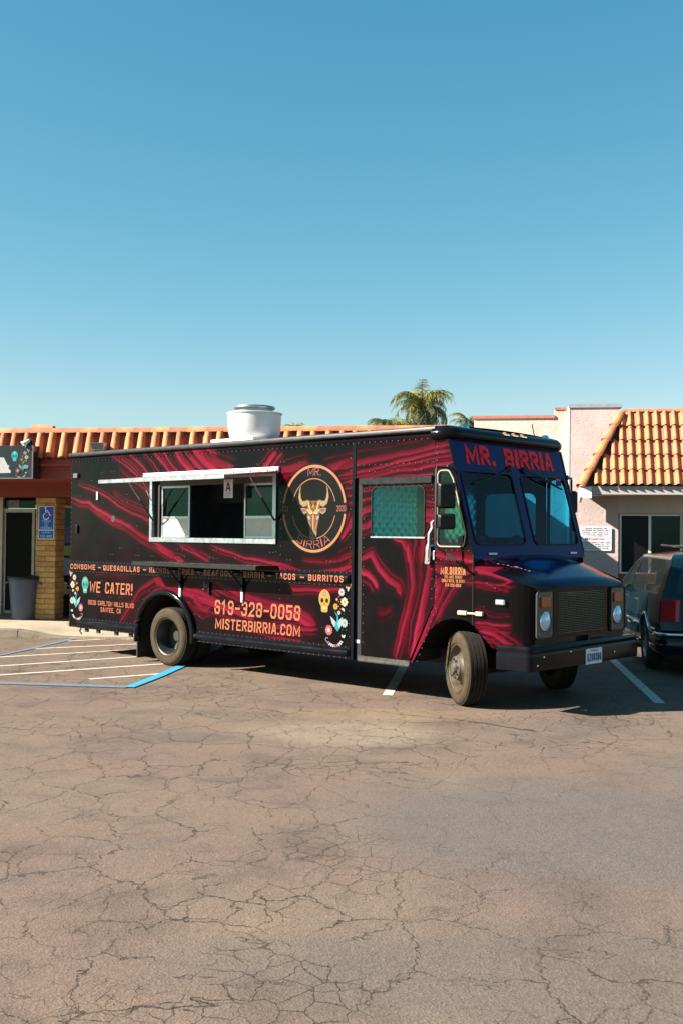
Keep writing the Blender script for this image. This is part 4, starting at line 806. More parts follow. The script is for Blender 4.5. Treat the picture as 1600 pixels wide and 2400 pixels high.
for u, z, s_ in ((-2.17, 2.70, 0), (-2.13, 1.90, 1)):
    k = MB(); (k.box(u-.055, u+.055, -.035, -.002, z-.03, z+.04) if not s_ else k.box(u-.022, u+.022, -.03, -.002, z-.07, z+.06)); k.build('clearance_lamp' if not s_ else 'flap_latch', mat('grimy_lens', (.10, .075, .07), .3) if not s_ else M_satin, T, bevel=.008)
box('flap_catch', -1.63, -1.60, -.02, -.002, 2.33, 2.45, M_white, T, bevel=.004)
k = MB(); k.lathe([(0, -.002), (.045, -.002), (.05, -.004)], 20, 'y', (-1.22, 0, 2.05)); k.build('filler_cap', M_rubber, T)
# --- rivets
rv = MB()
def riv(u, z, r=.0075, y=-.0015): rv.add([(u+r*math.cos(t), y, z+r*math.sin(t)) for t in np.arange(6)*math.pi/3]+[(u+r*.5*math.cos(t), y-r*.75, z+r*.5*math.sin(t)) for t in np.arange(6)*math.pi/3], [(i, (i+1) % 6, 6+(i+1) % 6, 6+i) for i in range(6)]+[(6, 7, 8, 9, 10, 11)])
for u in np.arange(-2.28, 4.72, .085):
    riv(u, 2.922, y=-.001)
    if u < 3.45: riv(u, 1.40, y=-.009); riv(u, 1.248, y=-.009)
    if -2.06 < u < -.62 or .7 < u < 3.45: riv(u, .543 if u < 0 else .525, y=-.009); riv(u, .405 if u < 0 else .397, y=-.009)
    if u > 3.55: riv(u, 2.66); riv(u, 2.58) if int(u*100) % 2 else None
for z in np.arange(.5, 2.9, .075): riv(-2.30, z); riv(4.74, z) if z > 1.1 else None; riv(3.468, z) if z % .15 < .075 else None
for z in np.arange(.6, 2.4, .11): riv(4.665, z, y=.020) if z > 1.1 else None; riv(3.66, z, y=.020); riv(2.30, z) if z < 1.7 or True else None
for u in np.arange(3.75, 4.66, .09): riv(u, 2.415, y=.020)
for u in np.arange(4.80, 5.2, .075): riv(u, 1.69); riv(u, 1.585) if u < 5.15 else None
for q in range(120):
    u = NPR.uniform(-2.2, 3.4); z = NPR.choice([2.74, 2.62, 2.4, 2.28, 2.1, 1.95, 1.62, 1.52, 1.12, .9, .72])+NPR.uniform(-.01, .01)
    if not (-.5 < u < 2.4 and 1.7 < z < 2.72) and (u-.03)**2+(z-.42)**2 > .5 and math.hypot(u-2.865, z-2.16) > .6: riv(u, z); riv(u+.06, z) if q % 2 else None
for t in np.linspace(0, 1, 9): riv(4.70-.29*t, 1.08-.62*t, y=.018); riv(4.735-.25*t, 1.05-.6*t)
for t in np.linspace(.2, math.pi-.2, 11): riv(.035+.70*math.cos(t), .44+.68*math.sin(t))
for u, z in ((5.3, 1.42), (5.4, 1.35), (5.5, 1.3), (5.36, 1.1), (5.30, 1.2)): riv(u, z, y=.02)
rv.build('rivets', mat('dull_rivet', (.24, .22, .21), .32, metal=.8), T, kind='stuff')
# --- roof equipment
b = MB(); b.box(.04, 1.04, .66, 1.66, 3.07, 3.14); b.box(.10, .98, .72, 1.60, 3.14, 3.19); fan = b.build('exhaust_fan', M_white, T, bevel=.01)
fx, fy = .54, 1.16
b = MB(); b.lathe([(.29, 3.185), (.325, 3.20), (.355, 3.24), (.372, 3.30), (.380, 3.38), (.387, 3.555), (.40, 3.562), (.405, 3.575), (.395, 3.582), (.37, 3.57), (.30, 3.56)], 40, 'z', (fx, fy, 0)); b.build('fan_bowl', mat('spun_aluminium', (.50, .48, .50), .42, metal=.35, noise=.06, nscale=3), fan, auto=40)
b = MB(); b.lathe([(.26, 3.55), (.262, 3.64)], 32, 'z', (fx, fy, 0)); b.build('fan_throat', mat('shadowed_steel', (.25, .28, .30), .4, metal=.6), fan, smooth=True)
b = MB(); b.lathe([(.255, 3.635), (.295, 3.64), (.30, 3.655), (.29, 3.675), (.20, 3.69), (0, 3.695)], 32, 'z', (fx, fy, 0)); b.build('fan_cap', mat('spun_aluminium_cap', (.34, .34, .36), .3, metal=.85, noise=.06), fan, auto=40)
b = MB(); b.box(1.88, 2.75, .75, 1.55, 3.07, 3.15, taper=.03); b.build('roof_hatch', M_white, T, bevel=.008)
# --- wheels
M_tyre = mat('dusty_tyre', (.042, .030, .016), .85, spec=.2, noise=.35, nscale=9, bump=.12, bscale=45); M_tread = mat('tyre_tread', (.017, .014, .012), .9, spec=.2, noise=.3, nscale=20)
M_rim = mat('dark_steel_rim', (.018, .017, .017), .4, noise=.4, nscale=10); M_hub = mat('dusty_steel_hub', (.065, .055, .045), .45, noise=.45, nscale=12); M_rustr = mat('bare_rim_steel', (.10, .078, .055), .4, metal=.4, noise=.4, nscale=10)
def wheel(loc, rz, front, out=-1):
    h = empty('wheel', loc, rz, T); R = .405; o = out
    side = [(.245, -.095), (.262, -.112), (.30, -.122), (.34, -.12), (.372, -.110), (.388, -.098)]
    b = MB(); b.lathe([(r, -o*a) for r, a in side]+[(r, o*a) for r, a in side[::-1]], 48); 
    for rr in (.275, .355): b.lathe([(rr-.004, o*(.119 if rr < .3 else .1175)), (rr, o*.1245 if rr < .3 else o*.120), (rr+.004, o*(.121 if rr < .3 else .1155))], 48)
    b.build('tyre', M_tyre, h, smooth=True)
    b = MB(); tp = [(.388, .098)]
    for i in range(5):
        a0 = .098-.0392*i; a1 = a0-.0392; tp += [(.402 if i in (0, 4) else .405, a0-.003), (.402 if i in (0, 4) else .405, a1+.006)]+([(.392, a1+.004), (.392, a1-.002)] if i < 4 else [])
    tp += [(.388, -.098)]; b.lathe(tp, 48); b.build('tread', M_tread, h, auto=30)
    b = MB()
    if front: rim = [(.262, .098), (.255, .112), (.247, .108), (.243, .09), (.225, .07), (.222, .02), (.215, -.01), (.19, .03), (.165, .06), (.135, .10), (.128, .118), (.0, .118)]
    else: rim = [(.262, .098), (.255, .112), (.247, .108), (.243, .09), (.228, .07), (.222, -.05), (.21, -.10), (.12, -.12), (.0, -.12)]
    b.lathe([(r, o*a) for r, a in rim], 40); b.build('rim', M_rustr if front else M_rim, h, auto=45)
    b = MB()
    if front:
        b.lathe([(.13, o*.119), (.125, o*.128), (.075, o*.130), (.07, o*.15), (.06, o*.165), (.0, o*.165)], 32); off = .128; rb = .1
    else:
        b.lathe([(.075, -o*.12), (.07, -o*.08), (.05, -o*.06), (0, -o*.058)], 24); off = -.085; rb = .062
    b.build('hub', M_hub, h, auto=40)
    nm = MB(); nm.lathe([(.0, o*(off+.03)), (.010, o*(off+.028)), (.014, o*(off+.012)), (.014, o*(off-.02))], 6); nut = None
    for i in range(8):
        t = i*math.pi/4+.2
        if nut is None: nut = nm.build('lug_nut', M_rustr, h); c = nut
        else: c = dup(nut, h)
        c.location = (rb*math.cos(t), 0, rb*math.sin(t))
    hole = None
    for i in range(5 if front else 0):
        t = i*2*math.pi/5+.5; c = Vector((.185*math.cos(t), o*.046, .185*math.sin(t)))
        if hole is None:
            k = MB(); k.lathe([(.0, 0), (.034, 0), (.034, -o*.03)], 14); hole = k.build('hand_hole', M_gap, h); q = hole
        else: q = dup(hole, h)
        q.location = c; q.rotation_euler = Vector((math.cos(t)*.62, o*.78, math.sin(t)*.62)).to_track_quat('Y' if o > 0 else '-Y', 'Z').to_euler()
    return h
wheel((.03, .145, .405), 0, False); wheel((.03, W-.145, .405), 0, False, 1); wheel((5.0, .21, .405), rad(-34), True); wheel((5.0, W-.21, .405), rad(-34), True, 1)
k = MB()
k.lathe([(.24, -.1), (.36, -.12), (.40, -.08), (.40, .08), (.36, .12), (.24, .1)], 36); i2 = k.build('inner_tyre', M_tread, T, smooth=True); i2.location = (.03, .43, .405); c = dup(i2, T); c.location = (.03, W-.43, .405)
# --- grade card hanging in the hatch
b = MB(); b.box(-.085, .085, -.003, .003, -.12, .12); gc = b.build('grade_card', mat('card_white', (.72, .72, .72), .5)); gc.location = truck_pt = Matrix.Rotation(rad(-42.576), 4, 'Z') @ Vector((1.42, -.10, 2.43)) + truck.location; gc.rotation_euler.z = rad(-42.576)
tag(gc, 'white inspection grade card with a blue letter A hanging in the serving hatch', 'grade card')
lettering('grade_letter', 'A', (-.048, -.0045, -.035), (1, 0, 0), (0, 0, 1), .096, .115, mat('deep_blue_ink', (.01, .02, .12), .5), gc, pen=.2)
b = MB()
for q in range(5): b.box(-.07, .07-.02*(q % 3), -.0046, -.0036, -.105+.013*q, -.100+.013*q)
for q in range(2): b.box(-.06, .06, -.0046, -.0036, .088+.014*q, .094+.014*q)
b.build('fine_print', mat('grey_ink', (.25, .27, .32), .6), gc)
# ================================================================== SETTING
def attr_ground(name):
    """weathered, cracked asphalt: patched tone, aggregate, crack network"""
    m, n, b = nodemat(name); L = n.links.new; N = n.nodes.new
    tc = N('ShaderNodeTexCoord'); P = tc.outputs['Object']
    def noise(sc, det=5, ro=.6, vec=P, dim=None):
        t = N('ShaderNodeTexNoise'); t.inputs['Scale'].default_value = sc; t.inputs['Detail'].default_value = det; t.inputs['Roughness'].default_value = ro; L(vec, t.inputs['Vector']); return t
    def ramp(src, stops):
        r = N('ShaderNodeValToRGB'); e = r.color_ramp.elements
        while len(e) < len(stops): e.new(.5)
        for i, (p, c) in enumerate(stops): e[i].position = p; e[i].color = (*c, 1) if len(c) == 3 else c
        L(src, r.inputs[0]); return r.outputs[0]
    def mix(a, bb, fac, mode='MIX'):
        x = N('ShaderNodeMix'); x.data_type = 'RGBA'; x.blend_type = mode
        for s, v in ((0, fac), (6, a), (7, bb)):
            if isinstance(v, (int, float)): x.inputs[s].default_value = v
            elif isinstance(v, tuple): x.inputs[s].default_value = (*v, 1)
            else: L(v, x.inputs[s])
        return x.outputs[2]
    def math_(op, a, bb=None, clamp=False):
        x = N('ShaderNodeMath'); x.operation = op; x.use_clamp = clamp
        for s, v in ((0, a), (1, bb)):
            if v is None: continue
            if isinstance(v, (int, float)): x.inputs[s].default_value = v
            else: L(v, x.inputs[s])
        return x.outputs[0]
    def rng(v, a, bb, c=0, d=1):
        x = N('ShaderNodeMapRange'); x.inputs[1].default_value = a; x.inputs[2].default_value = bb; x.inputs[3].default_value = c; x.inputs[4].default_value = d; L(v, x.inputs[0]); return x.outputs[0]
    # broad tone
    big = noise(.35, 6, .62); mid = noise(1.3, 6, .65); fine = noise(90, 3, .7); grit = noise(260, 2, .8)
    tan, rose, grey, pale = (.119, .087, .067), (.116, .080, .064), (.082, .070, .064), (.148, .110, .083)
    c = ramp(big.outputs[0], [(.30, grey), (.43, rose), (.55, tan), (.72, pale)])
    c = mix(c, ramp(mid.outputs[0], [(.3, (.62, .62, .63)), (.5, (1, 1, 1)), (.75, (1.12, 1.08, 1.0))]), .85, 'MULTIPLY')
    # a few larger worn and darkened places: x, y, half-width, half-depth, strength, colour
    for x, y, rx, ry, s, col in ((1.5, 7.0, 2.1, 2.0, .72, (.076, .069, .068)), (1.2, 4.6, 2.4, .9, .6, (.078, .067, .060)), (-1.35, 9.9, .65, .42, .6, (.07, .058, .05)), (-.85, 8.2, .35, .15, .5, (.06, .053, .05)), (-1.0, 5.15, .45, .24, .5, (.085, .062, .045)), (.1, 10.2, 1.2, .9, .5, (.205, .165, .125)), (3.2, 8.5, 1.0, 1.3, .6, (.080, .077, .077)), (-1.2, 11.2, 1.0, .3, .4, (.08, .065, .053)), (.55, 11.3, 1.7, .6, .55, (.175, .125, .076)), (2.2, 10.4, 1.3, .7, .3, (.09, .075, .062)), (-.2, 4.75, .8, .45, .35, (.085, .07, .06))):
        mp = N('ShaderNodeMapping'); mp.vector_type = 'TEXTURE'; mp.inputs[1].default_value = (x, y, 0); mp.inputs[3].default_value = (rx, ry, 1e3); L(P, mp.inputs[0])
        gr = N('ShaderNodeTexGradient'); gr.gradient_type = 'QUADRATIC_SPHERE'; L(mp.outputs[0], gr.inputs[0])
        f = math_('MULTIPLY', rng(gr.outputs[1], .0, .25), rng(mid.outputs[0], .25, .7, .4, 1.3), True); f = math_('MULTIPLY', f, s); c = mix(c, col, f)
    # aggregate: pale and dark stones
    vs = N('ShaderNodeTexVoronoi'); vs.inputs['Scale'].default_value = 75; L(P, vs.inputs['Vector'])
    stone = rng(vs.outputs['Color'], 0, 1, .74, 1.30)
    c = mix(c, stone, .8, 'MULTIPLY'); c = mix(c, rng(fine.outputs[0], .25, .75, .72, 1.28), .9, 'MULTIPLY')
    # cracks: edges of warped cells at two sizes, broken up by noise
    w1 = noise(1.1, 4, .6); w2 = noise(6, 6, .75)
    def warp(a1, a2):
        v = N('ShaderNodeVectorMath'); v.operation = 'SUBTRACT'; L(w1.outputs['Color'], v.inputs[0]); v.inputs[1].default_value = (.5, .5, .5)
        s1 = N('ShaderNodeVectorMath'); s1.operation = 'SCALE'; L(v.outputs[0], s1.inputs[0]); s1.inputs['Scale'].default_value = a1
        v2 = N('ShaderNodeVectorMath'); v2.operation = 'SUBTRACT'; L(w2.outputs['Color'], v2.inputs[0]); v2.inputs[1].default_value = (.5, .5, .5)
        s2 = N('ShaderNodeVectorMath'); s2.operation = 'SCALE'; L(v2.outputs[0], s2.inputs[0]); s2.inputs['Scale'].default_value = a2
        a = N('ShaderNodeVectorMath'); L(P, a.inputs[0]); L(s1.outputs[0], a.inputs[1]); d = N('ShaderNodeVectorMath'); L(a.outputs[0], d.inputs[0]); L(s2.outputs[0], d.inputs[1]); return d.outputs[0]
    def crack(scale, a1, a2, wd, off, lo, hi, msc):
        mp = N('ShaderNodeMapping'); mp.inputs[1].default_value = (off, off*1.7, 0); mp.inputs[2].default_value = (0, 0, .5); mp.inputs[3].default_value = (1.0, .72, 1); L(warp(a1, a2), mp.inputs[0])
        v = N('ShaderNodeTexVoronoi'); v.voronoi_dimensions = '2D'; v.feature = 'DISTANCE_TO_EDGE'; v.inputs['Scale'].default_value = scale; v.inputs['Randomness'].default_value = 1; L(mp.outputs[0], v.inputs['Vector'])
        mp2 = N('ShaderNodeMapping'); mp2.inputs[1].default_value = (off*3, 5, 0); L(P, mp2.inputs[0])
        k = noise(msc, 4, .65, mp2.outputs[0]); wid = rng(k.outputs[0], lo, hi, 0, wd*scale)
        d = math_('SUBTRACT', v.outputs['Distance'], wid); return rng(d, -.0016*scale, .0028*scale, 1, 0), wid, v.outputs['Distance']
    k1, wd1, d1 = crack(2.3, .55, .20, .0060, 0, .40, .76, .9)
    k2, wd2, d2 = crack(4.4, .4, .16, .0030, 7.3, .48, .84, .7)
    k3, wd3, d3 = crack(7.5, .3, .10, .0016, 3.1, .53, .85, .6)
    g1 = rng(wd1, .0006, .003); g2 = rng(wd2, .0006, .003); g3 = rng(wd3, .0006, .003)
    # long wandering cracks that cross the cells, and a slow change from sound to badly broken surface
    mp = N('ShaderNodeMapping'); mp.inputs[2].default_value = (0, 0, .5); mp.inputs[3].default_value = (.55, 1.25, 1); L(warp(.1, .10), mp.inputs[0]); iso = noise(.75, 5, .55, mp.outputs[0])
    k4 = math_('MULTIPLY', rng(math_('ABSOLUTE', math_('SUBTRACT', iso.outputs[0], .5)), .0005, .0032, 1, 0), rng(noise(.9, 3, .6).outputs[0], .45, .6))
    mpb = N('ShaderNodeMapping'); mpb.inputs[1].default_value = (3.3, 1.2, 0); L(P, mpb.inputs[0]); br = rng(noise(.42, 3, .5, mpb.outputs[0]).outputs[0], .36, .58, .12, 1.0); mpg = N('ShaderNodeMapping'); mpg.vector_type = 'TEXTURE'; mpg.inputs[1].default_value = (1.6, 7.0, 0); mpg.inputs[3].default_value = (2.4, 2.6, 1e3); L(P, mpg.inputs[0]); gg = N('ShaderNodeTexGradient'); gg.gradient_type = 'SPHERICAL'; L(mpg.outputs[0], gg.inputs[0]); sound = rng(gg.outputs[1], .05, .5, 1, .25); br = math_('MULTIPLY', br, sound)
    K = math_('MAXIMUM', math_('MULTIPLY', k1, g1), math_('MAXIMUM', math_('MULTIPLY', k2, g2), math_('MULTIPLY', k3, g3)))
    K = math_('MAXIMUM', math_('MULTIPLY', math_('MAXIMUM', K, k4), br), math_('MULTIPLY', math_('MULTIPLY', k1, g1), math_('MULTIPLY', rng(br, .12, 1.0, .5, 1.0), sound)))
    c = mix(c, (.030, .023, .017), math_('MULTIPLY', K, .85))
    # sunlit edges of the wider cracks, put into the colour as pale lips
    lit_lip = math_('MULTIPLY', rng(d1, .0, .025, 1, 0), rng(wd1, .0, .008)); c = mix(c, (.21, .165, .12), math_('MULTIPLY', math_('MULTIPLY', lit_lip, br), .3), 'MIX')
    c = mix(c, (.030, .023, .017), math_('MULTIPLY', K, .85))
    L(c, b.inputs['Base Color']); b.inputs['Roughness'].default_value = .9; b.inputs['Specular IOR Level'].default_value = .22
    h = math_('ADD', math_('MULTIPLY', fine.outputs[0], .004), math_('MULTIPLY', vs.outputs['Distance'], .002)); h = math_('ADD', h, math_('MULTIPLY', mid.outputs[0], .012)); h = math_('SUBTRACT', h, math_('MULTIPLY', K, .010))
    edge = rng(d1, 0, .09, 0, .006)
    bp = N('ShaderNodeBump'); bp.inputs['Strength'].default_value = .9; bp.inputs['Distance'].default_value = 1.0; L(h, bp.inputs['Height']); L(bp.outputs[0], b.inputs['Normal'])
    return m
M_asph = attr_ground('cracked_asphalt')
g0 = link('parking_lot_ground', np_mesh('ground', [(-600, -300, 0), (600, -300, 0), (600, 900, 0), (-600, 900, 0)], [(0, 1, 2, 3)]), M_asph, kind='structure'); g0['label'] = 'sunlit worn tan asphalt with a network of cracks'
# painted markings
def paint(name, c, wear):
    m, n, b = nodemat(name); L = n.links.new; tc = n.nodes.new('ShaderNodeTexCoord'); t = n.nodes.new('ShaderNodeTexNoise'); t.inputs['Scale'].default_value = 9; t.inputs['Detail'].default_value = 8; t.inputs['Roughness'].default_value = .8
    r = n.nodes.new('ShaderNodeValToRGB'); r.color_ramp.elements[0].position = wear-.05; r.color_ramp.elements[1].position = wear+.05; r.color_ramp.elements[0].color = (.14, .11, .08, 1); r.color_ramp.elements[1].color = (*c, 1)
    L(tc.outputs['Object'], t.inputs['Vector']); L(t.outputs[0], r.inputs[0]); L(r.outputs[0], b.inputs['Base Color']); b.inputs['Roughness'].default_value = .8; return m
M_pw = paint('worn_white_line_paint', (.42, .39, .34), .42); M_pb = paint('worn_blue_line_paint', (.045, .12, .20), .47); M_pb2 = paint('bright_blue_line_paint', (.012, .20, .34), .32)
def stripe(name, pts, wd, m, z=.004):
    b = MB(); P = [Vector(p) for p in pts]; L = []
    for i, p in enumerate(P):
        d = (P[min(i+1, len(P)-1)]-P[max(i-1, 0)]).normalized(); nn = Vector((-d.y, d.x))*wd/2; L += [(*(p+nn), z), (*(p-nn), z)]
    b.add(L, [(2*i+1, 2*i, 2*i+2, 2*i+3) for i in range(len(P)-1)]); return b.build(name, m, None, kind='structure')
stripe('blue_line', [(-6.6, 14.6), (-5.05, 16.25), (-4.85, 17.2), (-4.60, 18.85)], .11, M_pb, .008)
stripe('blue_line', [(-7.2, 13.65), (-4.12, 13.28), (-2.52, 13.05)], .17, M_pb, .008); stripe('blue_line', [(-2.50, 13.0), (-2.33, 14.0), (-2.2, 15.05), (-1.9, 18.4)], .13, M_pb2, .012)
for a, c in (((-4.70, 18.40), (-3.91, 18.94)), ((-4.86, 17.17), (-3.0, 18.30)), ((-4.98, 16.02), (-3.0, 17.40)), ((-4.9, 14.77), (-2.9, 16.33)), ((-4.6, 13.85), (-2.40, 15.45)), ((-3.14, 13.73), (-2.28, 14.36))): stripe('white_line', [a, c], .085, M_pw)
stripe('white_line', [(.55, 12.60), (1.02, 16.4), (1.25, 18.4)], .12, M_pw); stripe('white_line', [(3.57, 12.20), (4.07, 16.2), (4.35, 18.4)], .12, M_pw)
# sidewalk in the shop's own frame
AX = Vector((-5.97, 21.32, 0)); AR = rad(-10)
def sw_h(s, n_):
    d = np.clip((-2.1+1.3-n_)/1.3+1, 0, 1); r = np.clip((s-.6)/.9, 0, 1)*np.clip((3.4-s)/.9, 0, 1); r = r*r*(3-2*r); return .13-.115*r*np.clip((n_+2.1)/-1.5+1, 0, 1)
M_conc = mat('pale_concrete', (.27, .225, .165), .85, noise=.22, nscale=3, bump=.15, bscale=60); M_kerb = mat('worn_kerb_concrete', (.13, .105, .075), .9, noise=.35, nscale=5, bump=.3, bscale=40)
swk = panel('sidewalk', -16, 8.15, -2.08, 1.4, .15, lambda s, n_: (s, n_, sw_h(s, n_)), None, None, M_conc, None); swk.location = AX; swk.rotation_euler.z = AR; swk['kind'] = 'structure'
b = MB()
for j in range(16):
    s0 = -16+1.52*j; s1 = s0+1.505; 
    k = MB(); nn = 6; vs = []
    for i in range(nn+1):
        s = s0+(s1-s0)*i/nn; h = float(sw_h(np.array([s]), np.array([-2.1]))[0]); vs += [(s, -2.13, 0), (s, -2.115, max(h-.015, .004)), (s, -2.095, h+.002), (s, -1.95, h+.003+(sw_h(np.array([s]), np.array([-1.95]))[0]-h))]
    k.add(vs, [(i*4+q, i*4+q+1, i*4+q+5, i*4+q+4) for i in range(nn) for q in range(3)]+[(0, 1, 2, 3), (nn*4+3, nn*4+2, nn*4+1, nn*4)]); k.build('kerb_stone', M_kerb, swk)
s2 = box('sidewalk', 8.2, 24, 4.9, 6.8, 0, .13, M_conc); s2.location = AX; s2.rotation_euler.z = AR; s2['kind'] = 'structure'
# ================================================================== LEFT SHOP
shop = empty('shop_building', AX, AR); tag(shop, 'long red trimmed shop with terracotta barrel tile eave behind the food truck', 'shop')
M_red = mat('oxblood_paint', (.30, .040, .022), .55, noise=.18, nscale=4); M_redd = mat('shaded_red_paint', (.21, .028, .010), .6, noise=.2, nscale=3); M_beige = mat('beige_stucco', (.34, .25, .17), .9, noise=.15, bump=.4, bscale=30)  # second red darkened for the deep shade under the eave
M_dglass = mat('dark_shop_glass', (.006, .006, .007), .05, spec=.22); M_frame = mat('bronze_anodised_frame', (.30, .26, .22), .4, metal=.5, noise=.2); M_black = mat('unlit_interior', (.006, .005, .005), .9)
def terracotta(name, c):
    m = mat(name, c, .75, noise=.35, nscale=6, bump=.15, bscale=50); return m
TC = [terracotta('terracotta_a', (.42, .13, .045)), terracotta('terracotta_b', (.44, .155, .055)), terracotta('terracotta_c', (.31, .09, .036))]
TCP = terracotta('shaded_terracotta_pan', (.22, .045, .020))  # pan clay darkened for the shade between the barrel tiles
box('shop_wall', -14, -1.32, 1.25, 1.45, 0, 2.9, M_beige, shop); box('shop_wall', -.62, 8.12, 1.28, 1.45, 0, .75, M_beige, shop); box('shop_wall', -.62, 8.12, 1.28, 1.45, 2.4, 2.9, M_redd, shop)
box('shop_interior', -1.32, 8.1, 3.0, 3.1, 0, 2.9, M_black, shop); box('end_wall', 8.0, 8.15, -1.70, 6.70, 0, 3.66, M_beige, shop); box('soffit', -14, 8.1, -1.70, 1.5, 2.80, 2.84, M_redd, shop); box('flat_roof', -14, 8.0, -1.45, 6.7, 3.50, 3.58, M_conc, shop)
dr = frame_bars('door', -1.32, -.62, .14, 2.30, 1.25, 1.32, .06, M_frame, shop); box('transom_frame', -1.32, -.62, 1.24, 1.32, 2.26, 2.32, mat('pale_door_frame', (.50, .44, .38), .5), dr); box('glass', -1.26, -.68, 1.28, 1.29, .2, 2.24, mat('dark_doorway_sheet', (.004, .003, .003), .3, spec=.08), dr)  # near-black sheet stands in for the shade inside the open doorway
box('door_jamb', -1.385, -1.315, 1.20, 1.27, .13, 2.55, mat('pale_door_frame', (.5, .44, .38), .5), shop)
tw = box('transom_window', -1.32, -.62, 1.27, 1.285, 2.33, 2.60, M_dglass, shop); box('posted_notice', -1.22, -.98, 1.262, 1.268, 2.34, 2.50, mat('faded_notice', (.22, .2, .18), .7, noise=.6, nscale=20), tw)
for i in range(7):
    s0 = -.50+1.23*i; wn = frame_bars('shop_window', s0, s0+1.2, .76, 2.39, 1.28, 1.34, .045, M_frame, shop); box('glass', s0+.045, s0+1.155, 1.31, 1.32, .8, 2.34, M_dglass, wn)
    if i == 0:
        box('window_poster', s0+.50, s0+.80, 1.300, 1.306, 1.62, 1.95, mat('navy_poster', (.02, .02, .16), .5), wn); box('window_poster', s0+.50, s0+.80, 1.300, 1.306, 1.36, 1.56, mat('green_poster', (.12, .2, .03), .5), wn); box('window_poster', s0+.50, s0+.80, 1.300, 1.306, .95, 1.30, mat('slate_blue_poster', (.10, .14, .24), .5), wn)
box('beam', -14, 8.1, -.02, .46, 2.525, 2.80, M_redd, shop)
# brick pillar
M_brk = [mat('slump_brick_a', (.46, .27, .10), .85, noise=.22, nscale=9, bump=.4, bscale=25), mat('slump_brick_b', (.40, .225, .08), .85, noise=.25, nscale=9, bump=.4, bscale=25), mat('slump_brick_c', (.50, .31, .125), .85, noise=.2, nscale=9, bump=.4, bscale=25)]
pil = box('brick_pillar', .015, .405, .015, .405, .13, 2.52, mat('sandy_mortar', (.27, .17, .075), .9, noise=.2), shop)
def brick_mesh(w, d, h): b = MB(); b.box(0, w, 0, d, 0, h); me = bpy.data.meshes.new('brick'); me.from_pydata(b.v, [], b.f); bm = bmesh.new(); bm.from_mesh(me); bmesh.ops.bevel(bm, geom=bm.edges[:], offset=.006, segments=1, affect='EDGES'); bmesh.ops.recalc_face_normals(bm, faces=bm.faces); bm.to_mesh(me); bm.free(); return me
ch = .1035; bmA = [brick_mesh(.203, .42, ch-.011) for _ in range(3)]; bmB = [brick_mesh(.42, .203, ch-.011) for _ in range(3)]
for q in range(3): bmA[q].materials.append(M_brk[q]); bmB[q].materials.append(M_brk[q])
for j in range(23):
    z = .135+ch*j
    for i in range(2):
        q = random.choice((0, 0, 1, 2)); o = link('brick', (bmA if j % 2 else bmB)[q], None, pil); j_ = lambda: random.uniform(-.004, .004)
        o.location = (.0+(.213*i if j % 2 else 0)+j_(), .0+(0 if j % 2 else .213*i)+j_(), z)
# fascia and eave
b = MB(); b.box(-14, 8.12, -1.75, -1.68, 2.785, 3.01); b.build('fascia', M_red, shop); b = MB(); b.prism([(-1.80, 3.012), (-1.83, 3.05), (-1.83, 3.145), (-1.70, 3.145), (-1.70, 3.012)], -14, 8.14, 'yz'); b.build('fascia_moulding', M_red, shop)
rf = box('roof', -14, 8.13, -1.77, -1.45, 3.146, 3.50, M_redd, shop)
EV = Vector((0, -1.90, 3.15)); RD = Vector((0, -1.75, 3.62)); sl = (RD-EV); SLN = sl.length; su = sl.normalized(); sn = Vector((0, -su.z, su.y))
def half_tube(name, r0, r1, ln, th=.014, seg=8, a0=0, a1=math.pi, rim=True):
    """barrel tile along +y, opening down, end rim shows its thickness"""
    b = MB(); vs = []; A = np.linspace(a0, a1, seg+1)
    for y, r in ((0, r0), (ln, r1)): vs += [(r*math.cos(t), y, r*math.sin(t)) for t in A]
    for y, r in ((0, r0-th), (ln, r1-th)): vs += [(r*math.cos(t), y, r*math.sin(t)) for t in A]
    k = seg+1; fs = [(i, i+1, k+i+1, k+i) for i in range(seg)]+[(2*k+i+1, 2*k+i, 3*k+i, 3*k+i+1) for i in range(seg)]+[(i+1, i, 2*k+i, 2*k+i+1) for i in range(seg)]+[(k+i, k+i+1, 3*k+i+1, 3*k+i) for i in range(seg)]
    me = bpy.data.meshes.new(name); me.from_pydata(vs, [], fs); bm = bmesh.new(); bm.from_mesh(me); bmesh.ops.recalc_face_normals(bm, faces=bm.faces); bm.to_mesh(me); bm.free()
    me.polygons.foreach_set('use_smooth', [True]*len(me.polygons)); me.set_sharp_from_angle(angle=rad(40)); return me
def variants(f, mats):
    out = []
    for m in mats: me = f(); me.materials.append(m); out.append(me)
    return out
capA = variants(lambda: half_tube('barrel_tile', .082, .070, .30), TC); capB = variants(lambda: half_tube('barrel_tile', .078, .064, .46), TC)
pan = variants(lambda: half_tube('pan_tile', .085, .085, SLN, a0=math.pi, a1=2*math.pi, seg=6), [TCP])
rdg = variants(lambda: half_tube('ridge_tile', .098, .085, .37), TC)
def basis(x, y, z, o): return Matrix(((x.x, y.x, z.x, o.x), (x.y, y.y, z.y, o.y), (x.z, y.z, z.z, o.z), (0, 0, 0, 1)))
EX = Vector((1, 0, 0))
for i in range(46):
    s = -2.6+.2365*i+.004*math.sin(i*5)
    if s > 8: break
    jit = random.uniform(-.012, .012)
    for me, t0, lift in ((random.choice(capA), -.02, .018), (random.choice(capB), SLN-.50, .036)):
        o = link('barrel_tile', me, None, rf); o.matrix_local = basis((EX+su*random.uniform(-.04, .04)).normalized(), su, sn, Vector((s+jit, 0, 0))+EV+su*t0+sn*(lift+random.uniform(-.004, .006)))
    o = link('pan_tile', pan[0], None, rf); o.matrix_local = basis(EX, su, sn, Vector((s+.118, 0, 0))+EV+su*.01+sn*.075)
